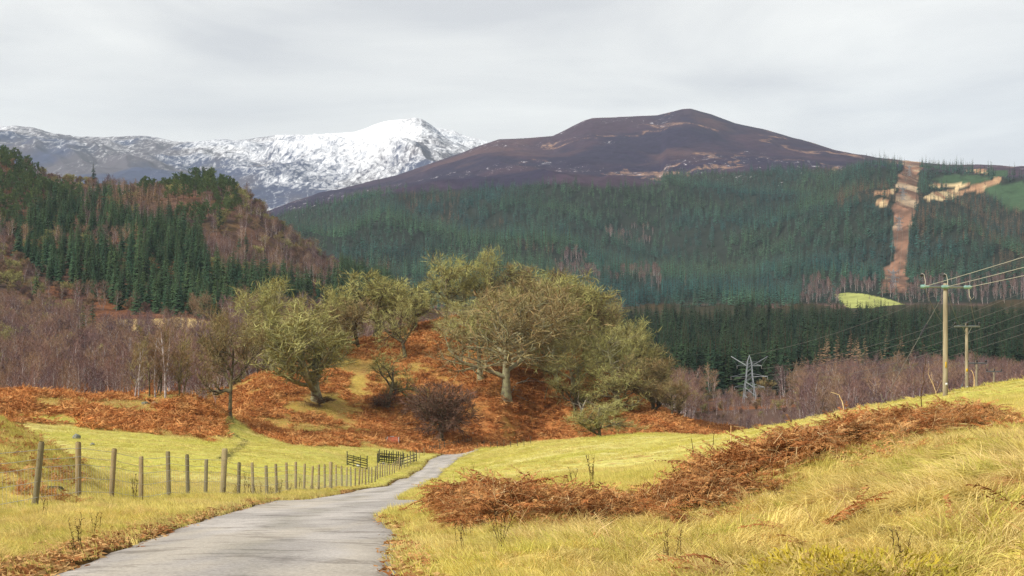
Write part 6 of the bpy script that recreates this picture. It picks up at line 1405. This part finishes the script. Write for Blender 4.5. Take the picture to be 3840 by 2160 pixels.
WM = [(mesh_np('stalk', *join(a), mats=[M_stalk]), mesh_np('seed_head', *join(b_), mats=[M_stalk])) for a, b_ in WD]
WL = [(165, 1905, 24, .55, 'dead weed at the foot of the nearest fence post'), (515, 1884, 32, .85, 'leaning dark weed tuft beside the fourth fence post'), (840, 1870, 41, .5, 'dead weed against the thick strainer post'), (885, 1862, 42, .6, 'dark dock clump just right of the strainer post'), (918, 1860, 44, 1.3, 'tallest dark dock stalk in the fence line'), (945, 1858, 45, .7, 'dark dock clump below the tallest dock stalk'), (968, 1856, 46, .8, 'forked dock stalk past the tallest dock stalk'), (1020, 1852, 51, .8, 'dead dock between the pale leaning post and the next'), (1052, 1850, 53, .75, 'dead dock in the middle of the fence line'), (1085, 1846, 56, .6, 'low dead dock in the middle of the fence line'), (1125, 1842, 59, .8, 'dead dock two posts along from the pale post'), (1170, 1838, 63, .5, 'small dead dock where the posts start to bunch'), (1195, 1836, 66, .5, 'last small dead dock before the posts bunch'), (300, 2080, 13, .5, 'dark twiggy weed in the straw verge left of the road'), (352, 1990, 17, .45, 'thin dark weed in the straw verge above the road edge'), (1733, 2085, 13, .4, 'short dark stalk in green verge right of the road'), (1868, 2130, 12, .55, 'tall thin dark stalk in the verge below the bracken'), (1755, 2040, 16, .4, 'stub of dark weed at the front of the bracken'), (2510, 2140, 9.5, .4, 'bent dark weed in the gully of the right bank'), (3386, 2150, 8.2, .40, 'tall thin dark weed low on the right bank'), (3690, 2050, 9.0, .22, 'short black weed stub on the right bank'), (2800, 2150, 9.3, .25, 'small dark weed stub at the bottom of the right bank'), (2150, 1845, 36, .8, 'thin upright stalk in the field behind the slab'), (2218, 1850, 36, 1.0, 'taller thin stalk in the field behind the slab'), (1700, 1770, 120, 1.0, 'brown weed by the road beyond the pull in'), (1740, 1790, 100, 1.0, 'brown weeds in rough grass right of the road'), (1830, 1805, 80, .6, 'dark low weed clump in the right field'), (1850, 1812, 75, .6, 'dark low weed clump beside another in the right field'), (1775, 1750, 140, 1.1, 'faint brown weeds far along the right verge')]
for i, (qx, qy, D, h_, lab) in enumerate(WL):
    x = at(qx, D); z = float(gz(x, D)); a, b_ = WM[i % 5]
    e_ = obj('dead_weed', None, loc=(x, D, z), rot=(rng.normal() * .06, rng.normal() * .06, rng.uniform(0, 6)), scale=(h_ * .9 if h_ < .9 else .8, h_ * .9 if h_ < .9 else .8, h_), label=lab, category='weed', group='dead weeds')
    obj('stalk', a, parent=e_); obj('seed_head', b_, parent=e_)
# tall bare stems on the bank skyline
for i, (pts, D, lab) in enumerate([([(3448, 1580), (3455, 1500), (3465, 1420), (3472, 1340)], 46, 'dark upright dead stem left of the nearest pole'), ([(3560, 1560), (3515, 1490), (3480, 1400)], 50, 'slanting pale dead stem leaning left before the nearest pole'), ([(3166, 1556), (3160, 1510), (3145, 1478), (3115, 1472)], 70, 'hooked pale stem on the field skyline left of the stay wire'), ([(3652, 1470), (3654, 1430), (3650, 1400), (3640, 1388)], 98, 'hooked bare stem on the skyline beside the third pole'), ([(2738, 1618), (2742, 1598), (2790, 1606)], 60, 'bent pale stem at the crest beside the bracken end'), ([(2628, 1700), (2592, 1645)], 30, 'thin dark stem pointing up left from the bracken end'), ([(2645, 1690), (2680, 1620)], 30, 'thin dark stem pointing up right from the bracken end')]):
    P3_ = []
    for j, (a, b_) in enumerate(pts):
        P3_.append((at(a, D + j * .1), D + j * .1, (HZ - b_) / F * D))
    P3_[0] = (P3_[0][0], P3_[0][1], min(P3_[0][2], float(gz(P3_[0][0], P3_[0][1])) - .05))
    limb('dry_plant', P3_, .022 * D / 46, .008 * D / 46, M_stalk if i in (0, 5, 6) else M_brs, lab, 'plant', 'dry plants', sides=4, twigs=4 if i < 2 else 0, seed=40 + i)
# moss cushions on the right bank
for i, (qx, qy, D, s_, lab) in enumerate([(3060, 1790, 16.5, .28, 'bright green moss tussock under the bracken on the right bank'), (3300, 2155, 7.6, .55, 'yellow moss cushion at the bottom edge of the right bank'), (3050, 2165, 8.0, .45, 'smaller yellow moss cushion left of the large one')]):
    rng2 = np.random.default_rng(950 + i); x = at(qx, D); z = float(gz(x, D)); n_ = 900
    d = norm(rng2.normal(size=(n_, 3)) * [1, 1, .7] + [0, 0, .25]); s0_ = d * np.array([s_, s_ * .7, s_ * .45]) * rng2.uniform(.7, 1, (n_, 1))
    tv = twig_tris(rng2, s0_, norm(d + rng2.normal(size=d.shape) * .5), rng2.uniform(.03, .09, n_), np.full(n_, .012), .5)
    obj('moss_cushion', mesh_np('moss_cushion', tv[0], tv[1], mats=[M_moss]), loc=(x, D, z), label=lab, category='moss', group='moss cushions')
# ---------------------------------------------------------------- aerial haze
hv = bpy.data.materials.new('aerial_haze'); hv.use_nodes = True
t = hv.node_tree; t.nodes.remove(t.nodes['Principled BSDF'])
pv = t.nodes.new('ShaderNodeVolumePrincipled'); pv.inputs['Color'].default_value = (0.70, 0.85, 1.0, 1); pv.inputs['Density'].default_value = 4.2e-5; pv.inputs['Anisotropy'].default_value = 0.0
t.links.new(pv.outputs[0], t.nodes['Material Output'].inputs['Volume'])
x0, x1, y0_, y1_, z0, z1 = -8500, 8500, -200, 11600, -260, 1850
hb = np.array([(x, y, z) for x in (x0, x1) for y in (y0_, y1_) for z in (z0, z1)], float)
hf = np.array([(0, 1, 3, 2), (4, 6, 7, 5), (0, 4, 5, 1), (2, 3, 7, 6), (0, 2, 6, 4), (1, 5, 7, 3)])
obj('haze', mesh_np('haze', hb, hf, mats=[hv]), kind='stuff', label='thin blue haze filling the valley air', category='haze')
